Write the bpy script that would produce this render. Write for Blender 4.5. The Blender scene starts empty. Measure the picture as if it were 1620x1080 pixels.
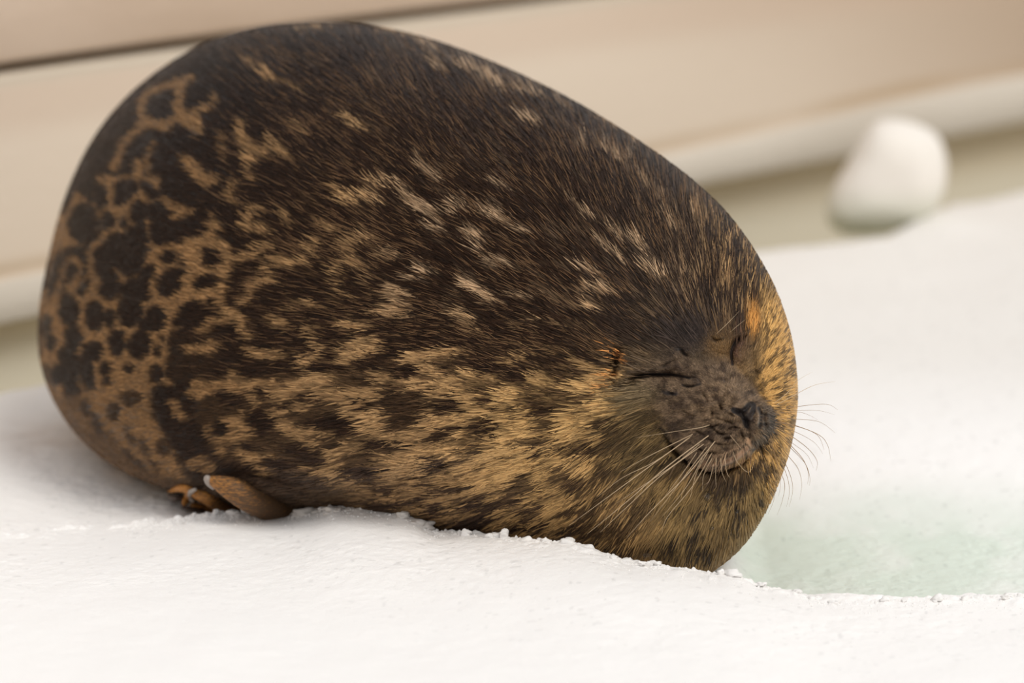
import bpy, math, random
import numpy as np
from mathutils import Vector

# ------------------------------------------------------------------ camera, sky, light
sc = bpy.context.scene
TH = math.radians(10.0); CT, ST = math.cos(TH), math.sin(TH)
CAM_H = 1.287
FPX = 8571.0                       # focal length in pixels of the 1620-wide frame
cam_data = bpy.data.cameras.new('camera'); cam = bpy.data.objects.new('camera', cam_data)
sc.collection.objects.link(cam); sc.camera = cam
cam.location = (0, 0, CAM_H); cam.rotation_euler = (math.pi/2 - TH, 0, 0)
cam_data.sensor_width = 36; cam_data.lens = 36*FPX/1620
cam_data.clip_start = 0.1; cam_data.clip_end = 100
cam_data.dof.use_dof = True; cam_data.dof.focus_distance = 5.93; cam_data.dof.aperture_fstop = 2.95

world = bpy.data.worlds.new('world'); sc.world = world; world.use_nodes = True
wn = world.node_tree; wn.nodes.clear()
w_out = wn.nodes.new('ShaderNodeOutputWorld'); w_bg = wn.nodes.new('ShaderNodeBackground')
w_tc = wn.nodes.new('ShaderNodeTexCoord'); w_sep = wn.nodes.new('ShaderNodeSeparateXYZ')
w_ramp = wn.nodes.new('ShaderNodeValToRGB')
w_ramp.color_ramp.elements[0].position = 0.0; w_ramp.color_ramp.elements[0].color = (0.60, 0.57, 0.53, 1)
w_ramp.color_ramp.elements[1].position = 0.75; w_ramp.color_ramp.elements[1].color = (0.99, 1.0, 1.03, 1)
wn.links.new(w_tc.outputs['Generated'], w_sep.inputs[0]); wn.links.new(w_sep.outputs['Z'], w_ramp.inputs[0])
wn.links.new(w_ramp.outputs[0], w_bg.inputs[0]); wn.links.new(w_bg.outputs[0], w_out.inputs[0])
w_bg.inputs[1].default_value = 0.80

sun_data = bpy.data.lights.new('sun', 'SUN'); sun = bpy.data.objects.new('sun', sun_data)
sc.collection.objects.link(sun)
sun_data.energy = 1.56; sun_data.angle = math.radians(28); sun_data.color = (1.0, 0.95, 0.87)
sun.rotation_euler = Vector((0.55, -0.62, 1.0)).to_track_quat('Z', 'Y').to_euler()

vs = sc.view_settings; vs.view_transform = 'Standard'; vs.look = 'None'; vs.gamma = 1; vs.use_curve_mapping = False
sc.display_settings.display_device = 'sRGB'
vs.exposure = 0.0

# ------------------------------------------------------------------ helpers
rng = np.random.default_rng(7)
def world_pt(px, py, c):
    """photo pixel + depth along the view axis -> world position (arrays allowed)"""
    a = (px-810.0)/FPX*c; b = -(py-540.0)/FPX*c
    return np.stack([a, c*CT + b*ST, CAM_H + b*CT - c*ST], -1)
def depth_on(py, z=0.0):
    return (CAM_H - z)/(ST + (py-540.0)/FPX*CT)
def to_px(P):
    x, y, z = P[..., 0], P[..., 1], P[..., 2]-CAM_H
    c = y*CT - z*ST; b = y*ST + z*CT
    return 810+x/c*FPX, 540-b/c*FPX, c
def vnoise(x, y, seed=0):
    x = np.asarray(x, float); y = np.asarray(y, float)
    r = np.random.default_rng(seed).random((257, 257)); r[256] = r[0]; r[:, 256] = r[:, 0]
    xi = np.floor(x).astype(int); yi = np.floor(y).astype(int)
    fx = x-xi; fy = y-yi; fx = fx*fx*(3-2*fx); fy = fy*fy*(3-2*fy)
    xi &= 255; yi &= 255
    return ((r[yi, xi]*(1-fx)+r[yi, xi+1]*fx)*(1-fy) + (r[yi+1, xi]*(1-fx)+r[yi+1, xi+1]*fx)*fy)*2-1
def fnoise(x, y, seed=0, octv=3):
    s = 0; a = 1
    for k in range(octv):
        s = s + a*vnoise(x*2**k+17.3*k, y*2**k+5.1*k, seed+k); a *= .5
    return s
def smooth(e0, e1, x):
    t = np.clip((x-e0)/(e1-e0), 0, 1); return t*t*(3-2*t)
def srgb(r, g, b):
    f = lambda v: (v/255/12.92) if v/255 <= .04045 else ((v/255+.055)/1.055)**2.4
    return np.array([f(r), f(g), f(b)])
def catmull(pts, n, closed=False):
    P = np.array(pts, float); m = len(P); out = []
    segs = m if closed else m-1
    for i in range(segs):
        if closed: p0, p1, p2, p3 = P[(i-1) % m], P[i], P[(i+1) % m], P[(i+2) % m]
        else: p0, p1, p2, p3 = P[max(i-1, 0)], P[i], P[i+1], P[min(i+2, m-1)]
        t = np.linspace(0, 1, n, endpoint=False)[:, None]
        out.append(.5*((2*p1)+(-p0+p2)*t+(2*p0-5*p1+4*p2-p3)*t*t+(-p0+3*p1-3*p2+p3)*t**3))
    out = np.concatenate(out)
    return out if closed else np.vstack([out, P[-1]])
def grid_mesh(name, V, nu, nv, wrap=False, flip=False):
    """V: (nv*nu,3), rows of nu; wrap joins the ends of each row"""
    mu = nu if wrap else nu-1
    i = np.arange(mu); j = np.arange(nv-1)
    I, J = np.meshgrid(i, j); I2 = (I+1) % nu
    q = np.stack([J*nu+I, J*nu+I2, (J+1)*nu+I2, (J+1)*nu+I], -1).reshape(-1, 4)
    if flip: q = q[:, ::-1]
    me = bpy.data.meshes.new(name)
    me.vertices.add(len(V)); me.vertices.foreach_set('co', np.ascontiguousarray(V, np.float32).ravel())
    me.loops.add(q.size); me.loops.foreach_set('vertex_index', np.ascontiguousarray(q, np.int32).ravel())
    me.polygons.add(len(q)); me.polygons.foreach_set('loop_start', np.arange(0, q.size, 4, dtype=np.int32))
    me.polygons.foreach_set('use_smooth', np.ones(len(q), bool))
    me.update(calc_edges=True); me.validate()
    return me
def link(name, me, mat=None, parent=None, label=None, cat=None, group=None, kind=None):
    o = bpy.data.objects.new(name, me); sc.collection.objects.link(o)
    if mat is not None and hasattr(me, 'materials'):
        me.materials.clear(); me.materials.append(mat)
    if parent is not None: o.parent = parent
    for k, v in (('label', label), ('category', cat), ('group', group), ('kind', kind)):
        if v: o[k] = v
    return o
def color_attr(me, name, col, domain='POINT'):
    a = me.attributes.new(name, 'FLOAT_COLOR', domain)
    c = np.ones((len(col), 4), np.float32); c[:, :3] = col
    a.data.foreach_set('color', c.ravel())
def material(name, base=(.5, .5, .5), rough=.5, spec=.5, attr=None, bump=None, sss=0, extra=None):
    m = bpy.data.materials.new(name); m.use_nodes = True; nt = m.node_tree
    p = nt.nodes['Principled BSDF']
    p.inputs['Base Color'].default_value = (*base[:3], 1); p.inputs['Roughness'].default_value = rough
    p.inputs['Specular IOR Level'].default_value = spec
    if attr:
        a = nt.nodes.new('ShaderNodeAttribute'); a.attribute_name = attr
        nt.links.new(a.outputs['Color'], p.inputs['Base Color'])
    if bump:
        tc = nt.nodes.new('ShaderNodeTexCoord'); prev = None
        for sc_, st, di in bump:
            n = nt.nodes.new('ShaderNodeTexNoise'); n.inputs['Scale'].default_value = sc_; n.inputs['Detail'].default_value = 3
            b = nt.nodes.new('ShaderNodeBump'); b.inputs['Strength'].default_value = st; b.inputs['Distance'].default_value = di
            nt.links.new(tc.outputs['Object'], n.inputs['Vector']); nt.links.new(n.outputs['Fac'], b.inputs['Height'])
            if prev: nt.links.new(prev.outputs['Normal'], b.inputs['Normal'])
            prev = b
        nt.links.new(prev.outputs['Normal'], p.inputs['Normal'])
    if extra: extra(nt, p)
    return m

# ------------------------------------------------------------------ the pool wall behind (structure)
def stained(c1, c2, scale=(1.2, 1.2, 3), seed=0.0):
    def f(nt, p):
        tc = nt.nodes.new('ShaderNodeTexCoord'); mp = nt.nodes.new('ShaderNodeMapping'); mp.inputs['Scale'].default_value = scale
        mp.inputs['Location'].default_value = (seed, seed, 0)
        n = nt.nodes.new('ShaderNodeTexNoise'); n.inputs['Scale'].default_value = 1.0; n.inputs['Detail'].default_value = 4
        r = nt.nodes.new('ShaderNodeValToRGB')
        r.color_ramp.elements[0].position = .38; r.color_ramp.elements[0].color = (*c1, 1)
        r.color_ramp.elements[1].position = .62; r.color_ramp.elements[1].color = (*c2, 1)
        nt.links.new(tc.outputs['Object'], mp.inputs[0]); nt.links.new(mp.outputs[0], n.inputs['Vector'])
        nt.links.new(n.outputs['Fac'], r.inputs[0]); nt.links.new(r.outputs[0], p.inputs['Base Color'])
    return f
m_coping = material('coping_concrete', rough=.8, bump=[(60, .3, .004)], extra=stained(tuple(srgb(206, 182, 160)), tuple(srgb(222, 200, 180))))
m_wall = material('pool_wall_concrete', rough=.75, attr='wall_color', bump=[(60, .3, .004)])
m_ledge = material('ledge_concrete', rough=.7, bump=[(60, .3, .004)], extra=stained(tuple(srgb(194, 184, 170)), tuple(srgb(206, 197, 184)), seed=3.0))
m_lower = material('lower_wall_algae', rough=.6, attr='wall_color', bump=[(60, .3, .004)])
m_floor = material('pool_floor', rough=.5, extra=stained(tuple(srgb(150, 142, 118)), tuple(srgb(172, 166, 142)), seed=5.0))

# plan path of the wall, left to right: photo column and distance
wall_px = np.array([-3400, -1600, -700, -300, 0, 200, 400, 600, 780, 1000, 1200, 1400, 1620, 2000, 2500, 3500, 5000], float)
wx = np.interp(wall_px, [-3400, -700, 0, 780, 1620, 2500, 5000], [3.9, 6.7, 7.5, 8.3, 9.3, 10.6, 14.5])
plan = np.stack([(wall_px-810)/FPX*wx, wx*CT], -1)            # x, y on plan
def z_at(px, py, c): return CAM_H - (py-540)/FPX*c*CT - c*ST
# heights read at each column
rowc = np.clip(wall_px, 0, 1620); cc_ = np.interp(rowc, wall_px, wx)
zl0 = z_at(rowc, np.interp(rowc, [0, 1113, 1280, 1497, 1620], [505, 278, 246, 203, 178]), cc_)    # underside of ledge
zl1 = z_at(rowc, np.interp(rowc, [0, 1072, 1230, 1343, 1620], [440, 234, 195, 163, 107]), cc_)    # top of ledge
zs = .360
def sweep(name, profile, mat, kind='structure', colf=None, sub=24):
    """profile: list of (z array over columns, outward offset towards the camera)"""
    cols = np.linspace(0, len(plan)-1, (len(plan)-1)*sub+1); ii = np.arange(len(plan))
    sm = lambda v: np.convolve(np.pad(np.interp(cols, ii, v), 8, mode='edge'), np.ones(17)/17, 'valid')
    X, Y = sm(plan[:, 0]), sm(plan[:, 1])
    T = np.stack([np.gradient(X), np.gradient(Y)], -1); T /= np.linalg.norm(T, axis=1)[:, None]
    N = np.stack([T[:, 1], -T[:, 0]], -1)
    rows = []
    for z, off in profile:
        zz = sm(z) if np.ndim(z) else np.full(len(X), z)
        rows.append(np.stack([X+N[:, 0]*off, Y+N[:, 1]*off, zz], -1))
    V = np.concatenate(rows)
    me = grid_mesh(name, V, len(X), len(profile))
    if colf is not None: color_attr(me, 'wall_color', colf(V, len(X), len(profile)))
    return link(name, me, mat, kind=kind)
def blend(c1, c2, t): return c1[None]*(1-t[:, None])+c2[None]*t[:, None]
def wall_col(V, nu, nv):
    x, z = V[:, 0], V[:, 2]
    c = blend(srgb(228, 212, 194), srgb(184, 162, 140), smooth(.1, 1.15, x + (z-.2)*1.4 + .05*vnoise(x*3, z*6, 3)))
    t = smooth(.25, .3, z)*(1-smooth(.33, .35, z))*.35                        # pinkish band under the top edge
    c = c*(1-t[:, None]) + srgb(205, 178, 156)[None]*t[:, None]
    t = smooth(.335, .345, z)*.6*(x < 0.4)
    c = c*(1-t[:, None]) + srgb(196, 186, 168)[None]*t[:, None]
    zl = np.interp(x, plan[:, 0], zl1)
    t = np.exp(-((z-zl-.014)/.011)**2)*np.clip(.7+.5*vnoise(x*9, z*0, 5), 0, 1)*(.5+.5*smooth(0, .6, x))          # ochre water line
    return c*(1-t[:, None]) + srgb(172, 142, 100)[None]*t[:, None]
prof = [(zl1, .0)] + [(zl1+(.353-zl1)*k/40, 0.0) for k in range(1, 41)] + [(zs-.005, -.01), (zs-.005, -.06)]
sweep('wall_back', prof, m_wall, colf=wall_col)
m_gap = material('dark_joint', srgb(105, 92, 76), .9)
sweep('trim_3', [(zs-.012, -.03), (zs+.02, -.028)], m_gap)
sweep('trim_1', [(zl0-.002, -.05), (zl0, .026), (zl0+.005, .030), (zl1-.006, .014), (zl1, .008), (zl1+.001, -.02)], m_ledge)
sweep('trim_2', [(zs+.009, -.04), (zs+.011, .0), (zs+.019, .006), (zs+.30, .006), (zs+.31, .0), (zs+.31, -2.0)], m_coping)
def low_col(V, nu, nv):
    x, z = V[:, 0], V[:, 2]
    t = smooth(-.07, .035, z + .012*vnoise(x*5, z*8, 9))
    c = blend(srgb(224, 216, 198), srgb(218, 202, 174), t)
    return c*(1-.0*x[:, None])
sweep('wall_lower', [(-.2+.25*k/16 if k < 16 else zl0, -.03) for k in range(17)], m_lower, colf=low_col)
fl = bpy.data.meshes.new('floor'); fl.from_pydata([(-9, -3, -.16), (9, -3, -.16), (9, 18, -.16), (-9, 18, -.16)], [], [(0, 1, 2, 3)])
link('floor', fl, m_floor, kind='structure')

# ------------------------------------------------------------------ the snow sheet
ridge = np.array([  # photo column, row, distance, of the crest of crusty snow in front of the seal
 (-200, 850, 0), (0, 845, 0), (150, 838, 0), (250, 826, 0), (300, 818, 6.20), (340, 811, 6.2), (392, 812, 6.2), (450, 811, 6.2), (490, 803, 6.17), (530, 799, 6.13), (580, 797, 6.12),
 (625, 803, 6.10), (655, 817, 6.08), (688, 838, 6.06), (740, 841, 6.04), (785, 848, 6.01), (830, 852, 5.99), (880, 854, 5.97), (915, 862, 5.95), (950, 874, 5.93),
 (985, 886, 5.92), (1040, 893, 5.90), (1090, 899, 5.90), (1120, 906, 5.90), (1165, 910, 5.90), (1200, 925, 5.90), (1250, 935, 5.89), (1300, 948, 5.87), (1345, 953, 5.86),
 (1400, 950, 5.87), (1450, 948, 5.88), (1520, 946, 5.88), (1620, 944, 5.88), (1850, 940, 5.88)], float)
ridge[:4, 2] = 6.2
def ridge_world():
    P = world_pt(ridge[:, 0], ridge[:, 1], ridge[:, 2]); return P
RW = catmull(ridge_world(), 6)
_xs = np.linspace(-1.2, 1.2, 1200); _k = np.exp(-np.linspace(-2.5, 2.5, 161)**2); _k /= _k.sum()
ZSM = np.convolve(np.pad(np.interp(_xs, RW[:, 0], RW[:, 2]), 80, mode='edge'), _k, 'valid'); YSM = np.convolve(np.pad(np.interp(_xs, RW[:, 0], RW[:, 1]), 80, mode='edge'), _k, 'valid')
EDGE_A = np.array([(-3.2, 3.6), (-1.26, 6.2), (-.659, 7.05), (.371, 8.15), (.57, 8.29), (.651, 8.45), (.705, 8.64), (.828, 8.77), (1.7, 9.6), (4, 12.2)])   # x, distance
def snow_height(x, y):
    yr = np.interp(x, RW[:, 0], RW[:, 1]); zr = np.interp(x, RW[:, 0], RW[:, 2])
    px = 810 + x/6.1*FPX
    zsm = np.interp(x, _xs, ZSM); ysm = np.interp(x, _xs, YSM)
    d = y-yr - .010*fnoise(x*40, y*20, 21)*np.exp(-((y-yr)/.05)**2)       # behind the crest > 0
    dh = y-ysm
    # in front: flat snow falling gently to the camera
    front = zsm*np.exp(-(np.minimum(dh, 0)/.28)**2) + (zr-zsm)*np.exp(-(np.minimum(d, 0)/.07)**2) + .004*fnoise(x*6, y*3, 4)*smooth(0, -.2, d)
    # behind: sharp lip, then the ground the seal lies on, hollow at the right
    hol = smooth(1105, 1230, px)
    lip = (1-smooth(0, .035, d))*1.0
    hollow_z = -.055*smooth(.0, .12, dh)*(1-smooth(.25, 1.0, dh)) + .006*smooth(.5, 1.3, dh)
    under_z = -.006+0*d
    behind_right = hollow_z + zr*(1-smooth(0, .05, d))
    behind_mid = np.where(d > 0, zr*lip + under_z*(1-lip), zr)
    leftw = 1-smooth(230, 330, px)
    behind_left = .0 + zr*np.exp(-(d/.2)**2)
    behind = behind_mid*(1-leftw)+behind_left*leftw
    behind = behind*(1-hol)+behind_right*hol
    z = np.where(d <= 0, front, behind)
    # far field
    far = smooth(6.7, 7.4, y)
    z = z + far*.007*fnoise(x*3, y*2, 31)
    dist = y/CT
    e = np.interp(x, EDGE_A[:, 0], EDGE_A[:, 1]) + .02*fnoise(x*5, x*0, 41)
    z = z + .016*np.exp(-((x-.66)/.06)**2-((dist-8.45)/.12)**2) + .010*np.exp(-((x-.9)/.08)**2-((dist-8.7)/.15)**2)
    drop = smooth(0, .07, dist-e)
    z = z*(1-drop) - .2*drop
    return z, d
def crumble(x, y, d):
    """icy crumbs and grain: strongest along the crest"""
    near = np.exp(-((d-.0)/.035)**2)
    g = np.maximum(0, fnoise(x*55, y*55, 51, 3)-.1)**1.2*.0045
    g2 = np.maximum(0, fnoise(x*150, y*150, 61, 2))*.0014
    # patches where the crust is broken up, calmer further forward
    patch = np.clip(.35+.9*fnoise(x*7, y*5, 71, 2), 0, 1)*smooth(-.55, -.02, d)
    fine = fnoise(x*90, y*90, 81, 3)*.0009*(.25+.9*patch*(d < .5))
    return near*(g+g2) + fine + np.where(d > 0, .0006, .0004)*fnoise(x*40, y*40, 91)
nx = 1150
xs = np.concatenate([-.80-np.linspace(0, 1, 31)[:0:-1]**1.6*2.4, np.linspace(-.80, .80, nx), .80+np.linspace(0, 1, 31)[1:]**1.6*2.4]); nx = len(xs)
ys = np.concatenate([np.linspace(1.2, 5.15, 60, endpoint=False), np.linspace(5.15, 5.75, 110, endpoint=False), np.linspace(5.75, 6.25, 300, endpoint=False),
                     np.linspace(6.25, 7.0, 110, endpoint=False), np.linspace(7.0, 9.6, 160, endpoint=False), np.linspace(9.6, 13.5, 30)])
X, Y = np.meshgrid(xs, ys)
X = X*np.maximum(1, 1+.45*(Y-6.2)*.5)
Z, D = snow_height(X, Y); Z = Z + crumble(X, Y, D)
V = np.stack([X, Y, Z], -1).reshape(-1, 3)
me = grid_mesh('snow_sheet', V, nx, len(ys))
# meltwater-soaked ice in the hollow and along the far rim is greenish by nature
px_, py_, c_ = to_px(V)
holl = smooth(-.010, -.050, V[:, 2])*(Y.ravel() < 7.6)*smooth(.16, .24, V[:, 0]+.03*vnoise(V[:, 0]*9, V[:, 1]*7, 12))
white = srgb(250, 248, 246); greeni = srgb(219, 229, 218)
speck = smooth(.80, 1.05, fnoise(V[:, 0]*110, V[:, 1]*110, 111, 2))*.14*smooth(-.6, -.1, D.ravel())
col = blend(white, greeni, np.clip(holl*(1+.4*fnoise(V[:, 0]*14, V[:, 1]*8, 14)), 0, 1))
far_shade = smooth(6.45, 7.3, Y.ravel())*.8; col = col*(1-far_shade[:, None]) + srgb(230, 226, 220)[None]*far_shade[:, None]  # shade of the back wall over the far snow, mixed into its colour
rimg = smooth(.0, -.05, V[:, 2])*(Y.ravel() > 7.0)
col = col*(1-rimg[:, None]) + srgb(205, 208, 192)[None]*rimg[:, None]
shadow_dirt = .16*np.exp(-((V[:, 0]+.585)/.08)**2-((V[:, 1]-6.6)/.12)**2)*(1+.6*fnoise(V[:, 0]*30, V[:, 1]*30, 131, 2))  # shadow beside the rump painted into the snow colour, with some dirt
col = col*(1-shadow_dirt[:, None]*np.array([.8, 1, 1.15])[None])
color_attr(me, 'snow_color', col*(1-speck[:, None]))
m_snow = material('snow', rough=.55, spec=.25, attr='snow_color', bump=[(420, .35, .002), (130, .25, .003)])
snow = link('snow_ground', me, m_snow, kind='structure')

# ------------------------------------------------------------------ seal: outline, depth and relief
F = np.array([1150.0, 648.0])          # the point of the face nearest the camera
G = None
outline = [  # column, row, distance
 (500, 35, 6.60), (570, 39, 6.58), (640, 51, 6.55), (720, 75, 6.50), (800, 107, 6.44), (880, 145, 6.38), (950, 184, 6.32), (1020, 229, 6.26), (1080, 272, 6.21),
 (1130, 316, 6.17), (1170, 362, 6.13), (1206, 418, 6.10), (1230, 466, 6.08), (1249, 522, 6.06), (1259, 580, 6.05), (1261, 640, 6.04), (1252, 700, 6.03),
 (1234, 757, 6.01), (1210, 810, 6.00), (1180, 856, 6.00), (1145, 890, 6.00), (1105, 912, 6.00), (1050, 918, G), (980, 908, G), (900, 894, G), (800, 880, G), (700, 868, G),
 (600, 852, G), (500, 836, G), (400, 815, G), (320, 790, 6.30), (250, 769, 6.35), (185, 739, 6.42), (132, 698, 6.50), (95, 650, 6.56), (72, 600, 6.60), (61, 545, 6.64),
 (64, 480, 6.68), (78, 405, 6.72), (99, 325, 6.75), (128, 255, 6.76), (163, 197, 6.76), (210, 145, 6.75), (268, 100, 6.73), (335, 64, 6.70), (415, 42, 6.65)]
outline = [(x, y, c if c else depth_on(y, -.012)) for x, y, c in outline]
OC = catmull(outline, 24, closed=True)
ang = np.arctan2(OC[:, 1]-F[1], OC[:, 0]-F[0]); rad = np.hypot(OC[:, 1]-F[1], OC[:, 0]-F[0])
o_ = np.argsort(ang); ang, rad, oc = ang[o_], rad[o_], OC[o_, 2]
ang3 = np.concatenate([ang-2*np.pi, ang, ang+2*np.pi]); rad3 = np.tile(rad, 3); oc3 = np.tile(oc, 3)
C_FACE = 5.90
def s_of(px, py):
    a = np.arctan2(py-F[1], px-F[0]); r = np.hypot(px-F[0], py-F[1])
    return r/np.interp(a, ang3, rad3), np.interp(a, ang3, oc3)
PW = 2.15
def base_depth(px, py):
    s, cs = s_of(px, py); s = np.clip(s, 0, 1)
    a = np.arctan2(py-F[1], px-F[0])
    pw = PW - .5*np.exp(-((((np.degrees(a)-145+180) % 360)-180)/30)**2)
    g = (1-s**pw)**(1/pw)
    # long flank: bulge it towards the camera a little so that the barrel reads round
    cf = C_FACE
    lin = cs + (cf-cs)*g
    return lin
# relief raster over the photo frame, in metres towards the camera
W, Hh = 1620, 1080
YY, XX = np.mgrid[0:Hh, 0:W].astype(np.float32)
relief = np.zeros((Hh, W), np.float32)
def win(x0, y0, x1, y1):
    return slice(max(0, int(y0)), min(Hh, int(y1)+1)), slice(max(0, int(x0)), min(W, int(x1)+1))
def bump(cx, cy, rx, ry, h, a=0.0, flat=2.0):
    R = max(rx, ry)*2.6; w = win(cx-R, cy-R, cx+R, cy+R); x = XX[w]-cx; y = YY[w]-cy
    ca, sa = math.cos(math.radians(a)), math.sin(math.radians(a))
    u = (x*ca+y*sa)/rx; v = (-x*sa+y*ca)/ry
    relief[w] += h*.0007*np.exp(-((u*u+v*v)**(flat/2)))
def poly_dist(pts, w):
    x = XX[w]; y = YY[w]; d = np.full(x.shape, 1e9, np.float32); tt = np.zeros_like(d)
    n = len(pts)-1
    for i in range(n):
        ax, ay = pts[i]; bx, by = pts[i+1]; dx, dy = bx-ax, by-ay
        t = np.clip(((x-ax)*dx+(y-ay)*dy)/(dx*dx+dy*dy+1e-9), 0, 1)
        q = np.hypot(x-ax-t*dx, y-ay-t*dy); m = q < d; d = np.where(m, q, d); tt = np.where(m, (i+t)/n, tt)
    return d, tt
def crease(pts, wd, h, taper=True):
    P = catmull(pts, 6) if len(pts) > 2 else np.array(pts, float)
    m = wd*4; w = win(P[:, 0].min()-m, P[:, 1].min()-m, P[:, 0].max()+m, P[:, 1].max()+m)
    d, t = poly_dist(P, w); k = np.sin(np.pi*np.clip(t, .06, .94))**.6 if taper else 1
    relief[w] += h*.0007*np.exp(-(d/wd)**2)*k
def f2(x, y): return (960+x/3.6, 480+y/3.6)     # coordinates read on the face close-up
def fl2(L): return [f2(*p) for p in L]
# muzzle: one projecting mass, steep at right and below, gentle towards the forehead
def sdf_poly(P, w):
    x = XX[w]; y = YY[w]; ins = np.zeros(x.shape, bool); d = np.full(x.shape, 1e9, np.float32)
    for i in range(len(P)):
        (ax, ay), (bx, by) = P[i], P[(i+1) % len(P)]
        cr = ((ay > y) != (by > y)) & (x < (bx-ax)*(y-ay)/(by-ay+1e-9)+ax); ins ^= cr
        t = np.clip(((x-ax)*(bx-ax)+(y-ay)*(by-ay))/((bx-ax)**2+(by-ay)**2+1e-9), 0, 1)
        d = np.minimum(d, np.hypot(x-ax-t*(bx-ax), y-ay-t*(by-ay)))
    return np.where(ins, -d, d)
MUZ = catmull([(1030, 650), (1036, 615), (1068, 585), (1108, 562), (1142, 560), (1168, 582), (1190, 612), (1210, 632), (1222, 648), (1227, 666), (1224, 684), (1212, 698), (1201, 706), (1187, 724), (1163, 738),
               (1136, 747), (1110, 742), (1084, 727), (1066, 706), (1048, 684)], 6, closed=True)
w_ = win(900, 430, 1300, 860); dz = sdf_poly(MUZ, w_)
tau = 9 + 42*smooth(1150, 1060, XX[w_])*smooth(730, 640, YY[w_]) + 30*smooth(640, 580, YY[w_])
relief[w_] += (66*.0007*np.maximum(0, 1-np.exp(np.minimum(dz, 0)/tau))).astype(np.float32)
bump(1118, 690, 60, 40, 15, a=12); bump(1213, 668, 17, 38, 13, a=6, flat=3); bump(1184, 652, 26, 24, 15)
bump(1130, 600, 34, 60, 14, a=-32)                     # bridge of the nose
bump(1187, 694, 12, 12, 6)
crease(fl2([(722, 605), (765, 612), (790, 600), (815, 575), (835, 580), (828, 620), (800, 660)]), 6.0, -17)
crease(fl2([(745, 612), (782, 655), (800, 700)]), 4.5, -12); crease(fl2([(800, 690), (812, 740), (806, 785)]), 3.2, -7)
crease(fl2([(866, 590), (880, 640), (870, 710)]), 3.8, -15); crease(fl2([(905, 590), (898, 660), (915, 740)]), 2.6, -9); crease(fl2([(880, 625), (950, 640)]), 2.2, -7); crease(fl2([(930, 620), (935, 700), (915, 770)]), 2.0, -6)
crease(fl2([(875, 690), (948, 680)]), 2.4, -8); crease(fl2([(868, 735), (935, 755)]), 2.4, -8)
for q in ([(640, 570), (655, 605)], [(620, 650), (680, 670), (730, 690)], [(590, 690), (640, 740), (720, 740)], [(690, 620), (725, 645)], [(540, 700), (600, 700), (650, 680)], [(660, 740), (720, 700), (760, 710)], [(500, 720), (560, 745)], [(760, 720), (780, 770)], [(650, 770), (720, 760)], [(540, 500), (580, 560)], [(420, 600), (500, 640)], [(600, 600), (600, 650)], [(560, 760), (640, 800), (740, 790)], [(480, 790), (560, 840), (660, 850)]):
    crease(fl2(q), 2.3, -6.5)
# left eye and its folds
bump(1062, 580, 46, 11, 9, a=-4); bump(1048, 632, 52, 26, 12, a=6); bump(1094, 603, 15, 6, 5)
crease(fl2([(120, 470), (150, 435), (200, 412), (300, 406), (400, 411), (460, 424)]), 4.6, -20); crease(fl2([(430, 468), (470, 476), (525, 462)]), 2.8, -7)
crease(fl2([(455, 425), (520, 425), (535, 455)]), 2.4, -5); crease(fl2([(350, 505), (385, 520)]), 2.6, -8); crease(fl2([(420, 262), (445, 290), (470, 300)]), 3, -8)
crease(fl2([(290, 360), (350, 345), (420, 310)]), 2.6, -5)
# right eye
bump(1143, 543, 22, 20, 9, a=-40); bump(1180, 558, 12, 24, 7, a=10)
crease(fl2([(714, 335), (708, 290), (722, 240), (750, 208), (790, 192)]), 4.0, -15)
crease(fl2([(600, 195), (625, 210), (660, 205)]), 2.6, -7); crease([(1196, 505), (1188, 545), (1196, 600), (1208, 640)], 7, -9)
# ear slit
bump(992, 572, 14, 26, 8, a=12); bump(952, 560, 18, 40, 6, a=10)
crease([(979, 552), (975, 572), (971, 590), (967, 606)], 4.6, -24)
# mouth and chin
bump(1150, 726, 46, 11, 10, a=-22)
crease(fl2([(300, 705), (340, 745), (385, 835), (450, 890), (525, 935), (600, 958), (680, 945), (760, 910), (812, 860), (845, 818)]), 3.6, -16)
crease(fl2([(560, 905), (640, 905), (720, 880), (790, 830)]), 2.4, -5)
crease(fl2([(868, 800), (885, 840), (870, 890)]), 3.4, -10)
crease(fl2([(540, 905), (600, 915), (660, 908), (735, 878), (795, 828)]), 4.2, 9); bump(1160, 762, 46, 17, 9, a=-14); bump(1196, 735, 12, 20, 9)
crease([(1000, 640), (1020, 672), (1050, 690)], 12, -5); crease([(1222, 700), (1216, 745), (1190, 790)], 8, -6)
crease([(1000, 790), (1060, 800), (1130, 800), (1190, 780)], 22, -4)
# wrinkled skin on the snout, soft flesh waves over the body
facemask = np.exp(-(((XX-1130)/95)**2+((YY-650)/95)**2)**2)
relief += (facemask*(.0016*fnoise(XX/12, YY/8, 201, 2)+.0011*np.abs(fnoise(XX/5.5, YY/4.5, 205, 2)))).astype(np.float32)
relief += (.0025*fnoise(XX/160, YY/140, 211, 2)*np.clip(((F[0]-XX)**2+(F[1]-YY)**2)**.5/600, 0, 1)).astype(np.float32)
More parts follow.
